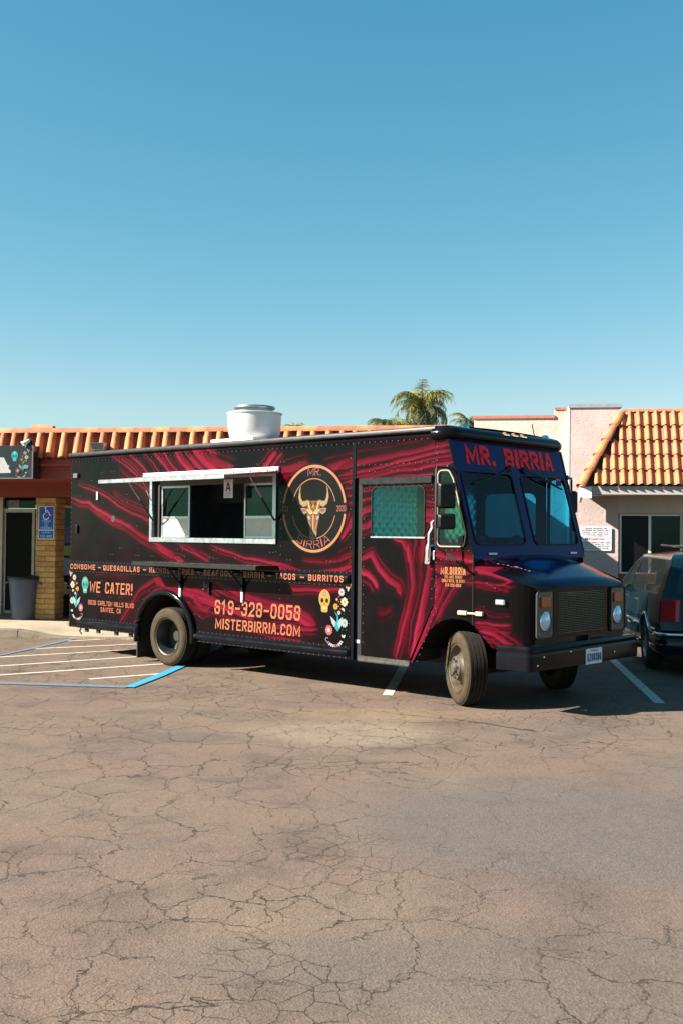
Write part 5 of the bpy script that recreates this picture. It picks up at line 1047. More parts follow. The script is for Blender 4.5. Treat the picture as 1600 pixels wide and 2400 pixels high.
for i in range(34):
    o = link('ridge_tile', random.choice(rdg), None, rf); a = random.uniform(-.012, .012); d = Vector((1, a, random.uniform(-.012, .012)+.03)).normalized(); y_ = d; x_ = Vector((0, -1, 0)); z_ = x_.cross(y_)
    o.matrix_local = basis(x_, y_, z_, Vector((-2.9+.328*i, -1.745, 3.60)))
bed = MB(); bed.box(-14, 8.1, -1.76, -1.50, 3.50, 3.60); bed.build('mortar_bed', mat('pale_mortar', (.35, .30, .24), .9), rf)
o = link('loose_tile', half_tube('loose_tile', .10, .085, .40), TC[1], rf); o.matrix_local = basis(Vector((0, -1, 0)), Vector((1, 0, -.03)).normalized(), Vector((.03, 0, 1)), Vector((.72, -1.66, 3.675)))
# shop sign
sg = empty('shop_sign', AX+Matrix.Rotation(AR, 3, 'Z') @ Vector((0, 0, 0)), AR); tag(sg, 'black box shop sign with white letter A, turquoise skull and flowers', 'shop sign')
M_sgn = mat('black_sign_face', (.018, .018, .022), .25, noise=.3, nscale=3)
box('cabinet', -1.6, .985, -2.20, -1.88, 2.775, 3.35, M_sgn, sg, bevel=.008); b = MB(); b.box(-1.61, .995, -2.215, -2.195, 2.765, 2.785); b.box(.975, .995, -2.215, -2.195, 2.785, 3.35); b.build('edge_trim', mat('grey_sign_trim', (.10, .10, .10), .4), sg)
b = MB(); b.box(.3, .34, -1.88, -1.75, 2.9, 3.2); b.box(-1.2, -1.16, -1.88, -1.75, 2.9, 3.2); b.build('mounting_bracket', M_satin, sg)
g = Gfx((0, -2.203, 0), (1, 0, 0), (0, 0, 1)); g.poly([(.05, 2.865), (.18, 2.89), (.28, 3.14), (.44, 3.14), (.52, 3.0), (.55, 3.0), (.53, 2.95), (.575, 2.91), (.575, 2.87), (.36, 2.865), (.34, 2.90), (.38, 2.905), (.37, 2.935), (.26, 2.935), (.25, 2.905), (.30, 2.88), (.28, 2.865)], (.72, .72, .74)); g.poly([(.29, 2.975), (.36, 2.975), (.345, 3.06)], (.02, .02, .024)); g.line([(.37, 3.10), (.46, 2.92)], .006, (.4, .4, .42)); g.done('sign_letter', M_print, sg)
g = Gfx((0, -2.203, 0), (1, 0, 0), (0, 0, 1)); g.skull(.645, 3.165, .075, (.05, .50, .50), (.02, .10, .3), (.5, .7, .7)); g.done('skull_graphic', M_print, sg)
g = Gfx((0, -2.203, 0), (1, 0, 0), (0, 0, 1)); bouquet(g, .785, 2.865, .315, 1); g.done('flower_graphic', M_print, sg)
def spot(name, s, n_, z, head, label):
    r = empty(name, AX+Matrix.Rotation(AR, 3, 'Z') @ Vector((s, n_, z)), AR); tag(r, label, 'floodlight'); return r
sl_ = spot('sign_spotlight', .92, -2.12, 3.35, None, 'small white bulb spotlight on the top right corner of the black shop sign')
b = MB(); b.box(-.06, .05, -.05, .05, 0, .05); b.tube([(0, 0, .05), (-.02, -.03, .10)], .03, 8); b.build('base', M_satin, sl_, bevel=.006)
d = Vector((-.6, -.45, -.6)).normalized(); qd = d.to_track_quat('Z', 'Y').to_matrix().to_4x4(); qd.translation = Vector((-.03, -.04, .09))
b = MB(); b.lathe([(.0, -.02), (.03, -.01), (.035, .05), (.065, .12), (.065, .13), (.05, .125), (0, .10)], 14, 'z'); b.v = [tuple(qd @ Vector(v)) for v in b.v]; b.build('lamp_head', M_white, sl_, smooth=True)
fl = spot('roof_floodlight', 2.13, -1.98, 3.27, None, 'small grey box floodlight on the tiled eave just above the rear of the truck')
b = MB(); b.add([(-.12, -.10, .0), (.12, -.10, 0), (.13, -.16, .13), (-.13, -.16, .13), (-.10, .06, .02), (.10, .06, .02), (.10, .06, .13), (-.10, .06, .13)], [(0, 1, 2, 3), (4, 7, 6, 5), (0, 4, 5, 1), (1, 5, 6, 2), (2, 6, 7, 3), (3, 7, 4, 0)]); b.build('housing', mat('grey_cast_aluminium', (.35, .36, .38), .4, metal=.6), fl); b = MB(); b.add([(-.10, -.111, .02), (.10, -.111, .02), (.11, -.162, .115), (-.11, -.162, .115)], [(0, 1, 2, 3)]); b.build('lens', mat('grey_lamp_glass', (.12, .14, .15), .1), fl); b = MB(); b.tube([(0, 0, 0), (0, .02, -.12)], .015, 6); b.build('stem', M_satin, fl)
# accessible parking sign
ps = empty('parking_sign', AX, AR); tag(ps, 'blue accessible parking sign with a white wheelchair symbol on the brick pillar', 'parking sign')
P = outline([(.065, 1.70), (.395, 1.70), (.395, 2.345), (.065, 2.345)], .035, 4); P2 = outline([(.078, 1.713), (.382, 1.713), (.382, 2.332), (.078, 2.332)], .028, 4)
b = MB(); b.prism([(p.x, p.y) for p in P], -.020, -.013); b.build('plate', mat('sign_white', (.70, .74, .80), .4), ps); M_sb = mat('sign_blue', (.008, .055, .42), .35)
def flatpoly(name, P, y, m, par): b = MB(); b.add([(p[0], y, p[1]) for p in P], [tuple(range(len(P)))]); return b.build(name, m, par)
flatpoly('upper_field', [p for p in P2 if p.y > 1.9]+[Vector((.078, 1.885)), Vector((.382, 1.885))], -.0212, M_sb, ps); flatpoly('lower_field', [p for p in P2 if p.y < 1.8][:5]+[p for p in P2 if p.y < 1.8][5:]+[Vector((.382, 1.868)), Vector((.078, 1.868))], -.0212, M_sb, ps)
g = Gfx((.225, -.022, 2.145), (1, 0, 0), (0, 0, 1), ink=1); SW = (.8, .86, .9); g.disc(-.012, .165, .018, SW, n=10); g.line([(-.012, .145), (-.008, .085), (.05, .085), (.078, .02), (.105, .03)], .018, SW); g.line([(-.008, .115), (.04, .115)], .015, SW); g.ring(.058, .016, 1.9, 6.1, SW, 20); g.done('wheelchair_symbol', M_print, ps)
M_sl = mat('sign_pale_blue', (.28, .62, .9), .4)
for s_, z_, w_, h_ in (('PARKING', 2.04, .17, .038), ('ONLY', 1.993, .10, .036), ('VAN', 1.946, .075, .036), ('ACCESSIBLE', 1.898, .235, .042), ('MINIMUM', 1.812, .19, .042), ('FINE $250', 1.735, .24, .046)): lettering('sign_lettering', s_, (.232-w_/2, -.0225, z_), (1, 0, 0), (0, 0, 1), w_, h_, M_sl, ps, pen=.16)
b = MB()
for z in (1.735, 2.31): b.lathe([(0, -.026), (.006, -.025), (.008, -.021)], 8, 'y', (.23, 0, z))
b.build('screws', M_alu, ps, kind='stuff')
# trash can
tcn = empty('trash_can', AX+Matrix.Rotation(AR, 3, 'Z') @ Vector((-.23, .02, .13)), AR); tag(tcn, 'round blue grey plastic trash can with a dark liner rim left of the brick pillar', 'trash can')
b = MB(); b.lathe([(0, 0), (.225, 0), (.235, .01), (.29, .76), (.30, .765), (.30, .80), (.315, .805), (.315, .83), (.285, .835), (.28, .70), (0, .6)], 36, 'z'); b.build('bin_body', mat('blue_grey_plastic', (.055, .075, .115), .45, noise=.15), tcn, auto=40)
b = MB(); b.lathe([(.318, .775), (.325, .79), (.322, .845), (.295, .85), (.27, .80)], 36, 'z'); b.build('bag_rim', mat('black_bin_liner', (.012, .014, .018), .35, bump=.6, bscale=25), tcn, smooth=True)
for sx in (-1, 1): b = MB(); b.tube([(sx*.29, -.05, .74), (sx*.37, -.05, .70), (sx*.37, .05, .70), (sx*.29, .05, .74)], .016, 8); b.build('handle', mat('blue_grey_plastic', (.05, .07, .1), .45), tcn)
# metal bench glimpsed by the window
bn = empty('bench', AX+Matrix.Rotation(AR, 3, 'Z') @ Vector((.95, .85, .13)), AR); tag(bn, 'dark metal bench in the shade between the brick pillar and the truck', 'bench')
box('seat', -.75, .75, -.2, .2, .42, .45, M_satin, bn); b = MB(); [b.box(-.75, .75, .2, .23, .55+.09*q, .60+.09*q) for q in range(3)]; b.build('backrest', M_satin, bn)
for sx in (-.7, .66): box('leg', sx, sx+.04, -.18, .22, 0, .42, M_satin, bn)
# ================================================================== RIGHT SHOP
NW = 6.71
rs = empty('stucco_building', AX, AR); tag(rs, 'pink and cream stucco building with terracotta hip roof at the right edge', 'building')
def stucco(name, c):
    m, n, b = nodemat(name); L = n.links.new; N = n.nodes.new; tc = N('ShaderNodeTexCoord')
    t = N('ShaderNodeTexNoise'); t.inputs['Scale'].default_value = 1.6; t.inputs['Detail'].default_value = 6; L(tc.outputs['Object'], t.inputs['Vector'])
    r = N('ShaderNodeValToRGB'); r.color_ramp.elements[0].position = .3; r.color_ramp.elements[1].position = .7; r.color_ramp.elements[0].color = (*[v*.86 for v in c], 1); r.color_ramp.elements[1].color = (*[min(1, v*1.06) for v in c], 1); L(t.outputs[0], r.inputs[0]); L(r.outputs[0], b.inputs['Base Color'])
    mp = N('ShaderNodeMapping'); mp.inputs[3].default_value = (1, 1, 1.0); L(tc.outputs['Object'], mp.inputs[0]); v = N('ShaderNodeTexNoise'); v.inputs['Scale'].default_value = 9; v.inputs['Detail'].default_value = 4; v.inputs['Distortion'].default_value = 1.2; L(mp.outputs[0], v.inputs['Vector']); rr = N('ShaderNodeValToRGB'); rr.color_ramp.elements[0].position = .38; rr.color_ramp.elements[1].position = .46; L(v.outputs[0], rr.inputs[0])
    f = N('ShaderNodeTexNoise'); f.inputs['Scale'].default_value = 60; L(tc.outputs['Object'], f.inputs['Vector']); ad = N('ShaderNodeMath'); ad.operation = 'MULTIPLY_ADD'; L(f.outputs[0], ad.inputs[0]); ad.inputs[1].default_value = .35; L(rr.outputs[0], ad.inputs[2])
    bp = N('ShaderNodeBump'); bp.inputs['Strength'].default_value = .26; bp.inputs['Distance'].default_value = .012; L(ad.outputs[0], bp.inputs['Height']); L(bp.outputs[0], b.inputs['Normal']); b.inputs['Roughness'].default_value = .92; b.inputs['Specular IOR Level'].default_value = .2; return m
M_pink = stucco('pink_stucco', (.46, .36, .345)); M_cream = stucco('cream_stucco', (.50, .43, .38)); M_trimw = mat('white_trim_paint', (.72, .68, .64), .6, noise=.06)
box('lower_parapet', 8.13, 10.06, NW, NW+.3, 0, 4.70, M_cream, rs); box('coping', 8.10, 10.06, NW-.03, NW+.33, 4.70, 4.77, mat('red_coping', (.42, .13, .09), .7, noise=.2), rs)
box('step_parapet', 10.06, 10.40, NW+.002, NW+.3, 0, 4.93, M_cream, rs); box('coping', 10.06, 10.33, NW-.02, NW+.33, 4.90, 4.955, mat('red_coping', (.42, .13, .09), .7), rs)
box('main_wall', 10.40, 11.55, NW-.04, NW+.3, 0, 4.94, M_pink, rs); box('lit_return_strip', 10.35, 10.405, NW-.05, NW+.1, 0, 4.94, M_trimw, rs); box('parapet_flashing', 10.38, 11.62, NW-.07, NW+.34, 4.94, 5.03, mat('galvanised_flashing', (.36, .36, .40), .45, metal=.5, noise=.15), rs)  # white corner strip stands in for the sunlit return of the wall
box('upper_wall', 11.55, 20, NW-.02, NW+.3, 2.42, 4.75, M_cream, rs); box('sill_wall', 11.55, 20, NW+.04, NW+.3, .13, .98, mat('brick_red_base', (.22, .05, .03), .8, noise=.3, bump=.4), rs); box('back_room', 11.5, 20, NW+2, NW+2.1, 0, 3, M_black, rs)
for i in range(5):
    s0 = 11.60+1.46*i; wn = frame_bars('window', s0, s0+1.42, .985, 2.40, NW+.08, NW+.16, .035, M_trimw, rs)
    box('mullion', s0+.66, s0+.72, NW+.085, NW+.155, 1.02, 2.365, M_trimw, wn); box('fixed_pane', s0+.035, s0+.66, NW+.115, NW+.12, 1.02, 2.365, mat('dark_screened_glass', (.007, .006, .007), .3, spec=.15), wn); box('sliding_pane', s0+.72, s0+1.385, NW+.135, NW+.14, 1.02, 2.365, M_dglass, wn)
    if i: box('pier', s0-.04, s0, NW+.04, NW+.3, .98, 2.42, M_cream, rs)
rr = empty('roof', (0, 0, 0), 0, rs)
E0 = Vector((10.72, NW-1.0, 3.04)); R0_ = Vector((11.68, NW-.05, 4.82)); su2 = Vector((0, R0_.y-E0.y, R0_.z-E0.z)); SL2_ = su2.length; su2 = su2.normalized(); sn2 = Vector((0, -su2.z, su2.y))
b = MB(); b.add([(E0.x-.02, E0.y+.06, E0.z-.02), (20, E0.y+.06, E0.z-.02), (20, R0_.y, R0_.z-.02), (R0_.x, R0_.y, R0_.z-.02), (E0.x-.02, NW-.05, E0.z-.02), (R0_.x, NW-.04, E0.z), (20, NW-.04, E0.z)], [(0, 1, 2, 3), (0, 3, 4), (0, 4, 5, 6, 1)]); b.build('roof_deck', mat('roof_felt', (.09, .04, .025), .9), rr)
def s_tile(name, w=.2, ln=.42):
    b = MB(); xs = np.linspace(0, w, 11); pf_ = [(x, .058*math.sin(math.pi*min(x/(w*.62), 1)) if x < w*.62 else -.012*math.sin(math.pi*(x-w*.62)/(w*.38))) for x in xs]; k = len(pf_)
    vs = [(x, y, z+l) for y, l in ((0, .042), (ln, 0)) for x, z in pf_]+[(x, 0, z+.042-.022) for x, z in pf_]
    b.add(vs, [(i, i+1, k+i+1, k+i) for i in range(k-1)]+[(i+1, i, 2*k+i, 2*k+i+1) for i in range(k-1)])
    me = bpy.data.meshes.new(name); me.from_pydata(b.v, [], b.f); bm = bmesh.new(); bm.from_mesh(me); bmesh.ops.recalc_face_normals(bm, faces=bm.faces); bm.to_mesh(me); bm.free(); me.polygons.foreach_set('use_smooth', [True]*len(me.polygons)); me.set_sharp_from_angle(angle=rad(50)); return me
TC2 = [terracotta('weathered_clay_a', (.39, .126, .054)), terracotta('weathered_clay_b', (.41, .136, .056)), terracotta('weathered_clay_c', (.37, .118, .056)), terracotta('lichened_clay', (.39, .134, .050))]
stl = variants(lambda: s_tile('roof_tile'), TC2); rows = 5; rh = SL2_/rows
for j in range(rows):
    for i in range(24):
        s = E0.x+.02+.2*i
        hip = E0.x+(R0_.x-E0.x)*((j+.35)/rows)-.02
        if s < hip or s > 15.3: continue
        o = link('roof_tile', random.choice(stl), None, rr); o.matrix_local = basis(EX, (su2+EX*random.uniform(-.008, .008)).normalized(), sn2, Vector((s+random.uniform(-.004, .004), E0.y, E0.z))+su2*(rh*j-.01)+sn2*(.012+random.uniform(-.004, .004)))
hv = R0_-E0; hl = hv.length; hd_ = hv.normalized(); hz = Vector((-.55, -.35, .75)); hz = (hz-hd_*hz.dot(hd_)).normalized(); hx = hd_.cross(hz)
hip_m = variants(lambda: half_tube('hip_tile', .135, .10, .46, th=.018), TC2)
for j in range(5): o = link('hip_tile', hip_m[(j*3+1) % 4], None, rr); o.matrix_local = basis(hx, hd_, hz, E0-hd_*.10+hd_*(hl+.05)/5*j+hz*(.045+.0*j))
rd2 = variants(lambda: half_tube('ridge_tile', .085, .075, .54), TC2)
for i in range(9): o = link('ridge_tile', random.choice(rd2), None, rr); o.matrix_local = basis(Vector((0, -1, 0)), Vector((1, 0, .02)).normalized(), Vector((-.02, 0, 1)), Vector((R0_.x+.02+.50*i, R0_.y+.03, R0_.z+.0)))
box('fascia_board', 10.86, 20, NW-.98, NW-.94, 2.83, 3.02, mat('mauve_grey_fascia', (.36, .31, .30), .7), rr); box('soffit', 10.80, 20, NW-.94, NW-.04, 2.82, 2.85, mat('soffit_paint', (.42, .34, .27), .8), rr)
b = MB(); b.prism([(NW-1.03, 2.76), (NW-.30, 2.66), (NW-.30, 2.95), (NW-1.03, 3.02)], 10.62, 10.68, 'yz'); b.prism([(NW-1.06, 2.74), (NW-1.0, 2.74), (NW-1.0, 3.0), (NW-1.06, 3.0)], 10.69, 10.88, 'yz'); b.build('rafter_end', M_trimw, rr)
# towing notice
tn = empty('parking_notice', AX, AR); tag(tn, 'white metal parking notice with red and black print on the stucco wall', 'notice sign')
P = outline([(10.655, 1.525), (11.395, 1.525), (11.395, 2.095), (10.655, 2.095)], .03, 4); b = MB(); b.prism([(p.x, p.y) for p in P], NW-.075, NW-.068); b.build('plate', mat('notice_white', (.68, .68, .70), .4), tn)
M_ink = mat('faded_black_ink', (.10, .10, .13), .6); M_ink2 = mat('navy_ink', (.02, .025, .06), .6); M_ri = mat('red_ink', (.5, .02, .02), .5); y_ = NW-.077
for s_, z_, w_, h_, m_ in (('PARKING RESERVED FOR', 2.035, .52, .034, M_ink), ('CUSTOMERS OR TENANTS ONLY', 1.985, .66, .038, M_ink), ('IMPROPERLY PARKED VEHICLES WILL', 1.94, .62, .026, M_ink), ('BE TOWED AWAY WITHOUT NOTICE', 1.90, .58, .026, M_ink), ("AT OWNERS EXPENSE", 1.862, .36, .026, M_ink), ('CALIFORNIA VEHICLE CODE 22658', 1.70, .68, .030, M_ink2), ('TO RECLAIM VEHICLES CALL', 1.652, .68, .030, M_ink2), ('SANTEE POLICE DEPARTMENT', 1.605, .68, .030, M_ink2), ('FREE PUBLIC PARKING NEARBY', 1.56, .60, .028, M_ink2)): lettering('notice_print', s_, (11.03-w_/2, y_, z_), (1, 0, 0), (0, 0, 1), w_, h_, m_, tn, pen=.2)
cu = bpy.data.curves.new('brand', 'FONT'); cu.body = 'RoadOne'; cu.size = .088; cu.offset = .002; to = bpy.data.objects.new('tmp', cu); COL.objects.link(to); me = bpy.data.meshes.new_from_object(to.evaluated_get(bpy.context.evaluated_depsgraph_get())); bpy.data.objects.remove(to)
for v in me.vertices: v.co = Vector((10.86+v.co.x*1.08, y_, 1.775+v.co.y))
link('notice_logo_name', me, M_ri, tn); g = Gfx((10.815, y_, 1.803), (1, 0, 0), (0, 0, 1)); g.disc(0, 0, .036, (.02, .02, .04), n=18); g.disc(0, 0, .010, (.7, .7, .7), ry=.026, n=10); g.done('notice_emblem', M_print, tn)
# ================================================================== PALMS
M_leaf = [mat('palm_leaf_olive', (.085, .10, .015), .6, noise=.4, nscale=3), mat('palm_leaf_yellow', (.16, .145, .014), .6, noise=.35, nscale=3), mat('palm_leaf_grey_green', (.040, .075, .034), .55, noise=.4, nscale=3)]
M_trunk = mat('palm_trunk_bark', (.16, .13, .09), .9, noise=.4, bump=.5, bscale=12)
def frond_mesh(name, ln, droop, hang, m, seed):
    rng_ = random.Random(seed); b = MB(); pts = []; N_ = 14
    for i in range(N_+1):
        t = i/N_; a = 1.15-droop*t**1.15; pts.append(Vector((0, 0, 0)) if not i else pts[-1]+Vector((math.cos(a), 0, math.sin(a)))*ln/N_)
    b.tube(pts, .022, 4, r2=.006)
    for i in range(1, N_+1):
        for q in range(6):
            t = (i-rng_.random())/N_; k = min(int(t*N_), N_-1); p = pts[k].lerp(pts[k+1], t*N_-k); d = (pts[k+1]-pts[k]).normalized()
            for sgn in (-1, 1):
                L_ = ln*.36*(1-.5*t)*(.45+.8*rng_.random()); dirv = Vector((d.x*.55, sgn*(.75-.3*hang), d.z*.4+.1-hang*.9+rng_.uniform(-.6, .35))).normalized(); tip = p+dirv*L_+Vector((0, 0, -hang*L_*.5)); m_ = p+dirv*L_*.5; wv = d*(.007+.005*rng_.random())
                b.add([p-wv, p+wv, m_+wv, tip, m_-wv], [(0, 1, 2, 4), (4, 2, 3)])
    me = bpy.data.meshes.new(name); me.from_pydata(b.v, [], b.f); me.materials.append(m); return me
def palm(loc, h, scale, label, nf, seed, lo=-1):
    r = empty('palm_tree', loc); tag(r, label, 'palm tree', 'palms behind the shops'); b = MB(); b.tube([(0, 0, 0), (.08, 0, h*.5), (.03, 0, h)], .17, 10, r2=.13); b.build('trunk', M_trunk, r, smooth=True); R_ = random.Random(seed)
    for i in range(nf):
        q = R_.random(); me = FR[i % len(FR)]; o = link('frond', me, None, r); o.location = (0, 0, h-.1+R_.uniform(-.1, .1)); el = R_.uniform(lo, .55)
        o.rotation_euler = (R_.uniform(-.2, .2), -el, 2*math.pi*(i*.381966)+R_.uniform(-.2, .2)); o.scale = (scale*R_.uniform(.8, 1.1),)*3
    return r
FR = [frond_mesh('frond', 1.9, 2.3, .55, M_leaf[0], 1), frond_mesh('frond', 2.0, 1.8, .65, M_leaf[1], 2), frond_mesh('frond', 1.8, 2.6, .45, M_leaf[2], 3), frond_mesh('frond', 1.7, 2.9, .7, M_leaf[1], 4), frond_mesh('frond', 1.9, 2.0, .35, M_leaf[0], 5)]
palm((4.35, 60, 0), 9.05, 1.22, 'tall feathery palm with drooping fronds rising above the truck roof', 46, 4, -1.35)
palm((2.5, 58, 0), 7.55, .95, 'low palm crown peeking over the ridge left of the tall palm', 18, 9, -.3)
palm((6.7, 58, 0), 7.75, .7, 'dark spiky palm crown between the tall palm and the cream wall', 14, 12, .0)
palm((-2.6, 60, 0), 7.68, .42, 'tiny palm top showing above the tile ridge right of the roof fan', 14, 15, .0)

def tar(name, pts, w0, label):
    P = [Vector(p) for p in pts]; L = []; R_ = random.Random(5); fine_ = []
    for i in range(len(P)-1):
        for q in range(8): fine_.append(P[i].lerp(P[i+1], q/8)+Vector((R_.uniform(-.02, .02), R_.uniform(-.03, .03))))
    fine_.append(P[-1]); b = MB()
    for i, p in enumerate(fine_):
        d = (fine_[min(i+1, len(fine_)-1)]-fine_[max(i-1, 0)]).normalized(); n_ = Vector((-d.y, d.x)); t = i/(len(fine_)-1); w_ = w0*(.25+.75*t**2)*R_.uniform(.3, 1.2)*(.1 if i in (0, len(fine_)-1) else 1)
        L += [(*(p+n_*w_), .004), (*(p-n_*w_), .004)]
    b.add(L, [(2*i+1, 2*i, 2*i+2, 2*i+3) for i in range(len(fine_)-1)]); o = b.build(name, mat('dark_tar', (.022, .017, .013), .8, noise=.5, nscale=20), None, kind='structure'); o['label'] = label
tar('tar_seam', [(-.72, 12.9), (-.19, 12.15), (.31, 11.5), (.70, 11.25), (1.12, 11.0)], .010, 'thin dark seam running across the asphalt in front of the truck')
tar('tar_seam', [(1.12, 11.0), (1.38, 10.83), (1.86, 10.36)], .035, 'broad dark gash in the asphalt in front of the truck nose')
b = MB(); R_ = random.Random(8)
for q in range(150):
    s = R_.choice((R_.gauss(.9, .25), R_.gauss(2.2, .4), R_.uniform(-2, 5))); n_ = -2.17-abs(R_.gauss(0, .03)); p = AX+Matrix.Rotation(AR, 3, 'Z') @ Vector((s, n_, 0)); a = R_.uniform(0, 6.28); l_ = R_.uniform(.02, .05); up_ = R_.uniform(.01, .05)
    b.add([p, p+Vector((.008, 0, 0)), p+Vector((math.cos(a)*l_, math.sin(a)*l_, up_))], [(0, 1, 2)])
o = b.build('kerb_weeds', mat('dry_weeds', (.13, .12, .03), .8), None, kind='stuff'); o['label'] = 'thin dry weeds and leaf litter along the foot of the kerb'
b = MB()
for q in range(500):
    y = R_.uniform(4.2, 16); x = R_.uniform(-.34, .34)*y; r = R_.uniform(.003, .009)*(1 if y > 7 else .7); b.add([(x+r*R_.uniform(.7, 1.2)*math.cos(t), y+r*math.sin(t), .001) for t in (0, 1.3, 2.5, 3.8, 5.1)]+[(x, y, r*.9)], [(i, (i+1) % 5, 5) for i in range(5)])
o = b.build('loose_gravel', mat('grit', (.10, .085, .07), .9, noise=.5), None, kind='stuff'); o['label'] = 'loose grit scattered over the asphalt'
# ================================================================== PARKED ESTATE CAR (local x forward, y left, z up, origin under the left rear wheel)
CAR = empty('parked_car', (4.39, 15.75, 0), rad(83.5)); tag(CAR, 'dark green estate car with roof rack parked nose in at the right edge', 'car'); K = CAR
M_green = mat('dark_teal_car_paint', (.0015, .008, .013), .12, spec=.25, coat=.2, noise=.2, nscale=4); M_cw = glass('car_glass', (.42, .42, .32), 1.4); M_chr2 = mat('car_chrome', (.7, .68, .62), .12, metal=1)
HW = 1.0; CY = -HW+.06                       # car centre line
def ysec(z): return HW*np.interp(z, [.25, .45, .72, 1.02, 1.08, 1.35, 1.58, 1.66], [.90, .97, 1.0, .965, .94, .84, .74, .62])
WX = -.25; WX2 = 2.95; WR = .36
sil = [(-1.30, .45), (-1.28, .28), (4.2, .28), (4.3, .55), (4.2, .82), (2.75, 1.03), (-1.205, 1.06), (-1.285, .62)]
s_sil = sd_poly(sil); arch_ = lambda x, y: np.minimum(np.hypot(x-WX, (y-.36))-WR-.06, np.hypot(x-WX2, y-.36)-WR-.06)
def side_map(sg): return lambda x, z: (x, CY+sg*ysec(z)*(1-.05*np.clip((-x-.7)/.6, 0, 1)**2-.12*np.clip((x-3.2)/1.1, 0, 1)**2), z)
for sg in (1, -1): panel('body_side', -1.32, 4.32, .27, 1.07, .03, side_map(sg), lambda x, y: np.minimum(s_sil(x, y), arch_(x, y)), None, M_green, K)
GP = [(-1.205, 1.055), (2.75, 1.035), (1.75, 1.50), (1.35, 1.60), (-.78, 1.62), (-.99, 1.55), (-1.06, 1.45), (-1.14, 1.25)]; s_g = sd_poly(GP)
wins = [[(1.42, 1.085), (2.42, 1.065), (1.72, 1.46), (1.36, 1.53)], [(.42, 1.09), (1.36, 1.085), (1.30, 1.535), (.46, 1.545)], [(-.98, 1.10), (.34, 1.09), (.38, 1.545), (-.62, 1.545), (-.82, 1.49)]]
s_w = [sd_round(w_, .04) for w_ in wins]
for sg in (1, -1):
    cb = panel('cabin_side', -1.2, 2.76, 1.05, 1.62, .025, side_map(sg), lambda x, y: np.minimum.reduce([s_g(x, y)]+[-s(x, y) for s in s_w]), None, M_green, K)
    for w_ in wins:
        P = outline(w_, .04, 4); mp = side_map(sg); b = MB(); b.add([tuple(float(q) for q in mp(np.array(p.x), np.array(p.y))) for p in P], [tuple(range(len(P)))]); wd = b.build('side_window', M_cw, K)
        Q = grow(P, .018); b = MB(); n_ = len(P); A = [[float(q) for q in mp(np.array(p.x), np.array(p.y))] for p in P]; B = [[float(q) for q in mp(np.array(p.x), np.array(p.y))] for p in Q]; b.add([(p[0], p[1]+sg*.006, p[2]) for p in A+B], [(i, (i+1) % n_, n_+(i+1) % n_, n_+i) for i in range(n_)]); b.build('window_trim', M_chr2, wd)
# roof, bonnet, tail
yy = lambda c, z: CY+(2*c-1)*ysec(z)
panel('roof', 0, 1, 0, 1, .06, lambda a, c: (-.80+2.2*a, yy(c, np.full_like(a, 1.61)), 1.605+.07*(1-(2*c-1)**2)-.02*(2*a-1)**2), None, None, M_green, K)
panel('windscreen', 0, 1, 0, 1, .1, lambda a, c: (1.40+1.35*a, CY+(2*c-1)*(HW*(.735+.205*a)), 1.60-.56*a+.06*(1-(2*c-1)**2)), None, None, M_cw, K)
panel('bonnet', 0, 1, 0, 1, .06, lambda a, c: (2.72+1.5*a, CY+(2*c-1)*HW*(.95-.10*a**2), 1.03-.20*a**1.5+.05*(1-(2*c-1)**2)), None, None, M_green, K)
def xr(z): return np.interp(z, [.60, 1.055, 1.25, 1.45, 1.55, 1.62], [-1.29, -1.205, -1.14, -1.06, -.99, -.78])
def ys(z): return ysec(z)*(1-.05*np.clip((-xr(z)-.7)/.6, 0, 1)**2)
def tmap(off): return lambda a, c: (xr(1.62-1.0*a)-.07*(1-np.abs(2*c-1)**4)+.01-off, CY+(2*c-1)*ys(1.62-1.0*a), 1.62-1.0*a+0*c)
s_rw = rect(.07, .52, .09, .91, .04)
tg = panel('tailgate', 0, 1, 0, 1, .03, tmap(0), lambda a, c: -s_rw(a, c), None, M_green, K)
panel('rear_window', .05, .54, .07, .93, .06, tmap(-.012), None, None, mat('tinted_rear_glass', (.006, .012, .022), .06, spec=.5), K)
M_tl = mat('red_tail_lens', (.26, .003, .004), .25, spec=.08, noise=.2, nscale=30)
for sg in (1, -1):
    lm = panel('tail_lamp', 0, 1, .73, 1.0, .05, lambda x, z: (xr(z)+.008+.075*x, CY+sg*(ys(z)+.010), z), None, None, M_tl, K)
    panel('rear_lens', .60, .88, .0, .10, .02, lambda a, c: tmap(.014)(a, (1-c) if sg > 0 else c), None, None, M_tl, lm)
    panel('reflector_edge', .60, .88, .10, .125, .02, lambda a, c: tmap(.012)(a, (1-c) if sg > 0 else c), None, None, mat('bright_red_lens', (.5, .015, .015), .2), lm)
prof = [(-.02, .30), (.05, .31), (.08, .36), (.085, .48), (.06, .53), (.0, .56), (-.06, .565)]
pb = [(-.75, CY+.93, 0, 1)]+[(-1.16-.1*math.sin(t), CY+.80+.12*math.cos(t), -math.sin(t), math.cos(t)) for t in np.linspace(0, math.pi/2, 6)]+[(-1.26-.1*math.sin(t), CY-.80-.12*math.cos(t), -math.sin(t), -math.cos(t)) for t in np.linspace(math.pi/2, 0, 6)]+[(-.75, CY-.93, 0, -1)]
bpr = sweep('rear_bumper', [(x-.10*(abs(nx) > .05)*0, y, nx, ny) for x, y, nx, ny in pb], prof, M_green, K, auto=40); sweep('bumper_strip', pb, [(.06, .545), (.092, .55), (.092, .585), (.06, .59)], M_chr2, K)
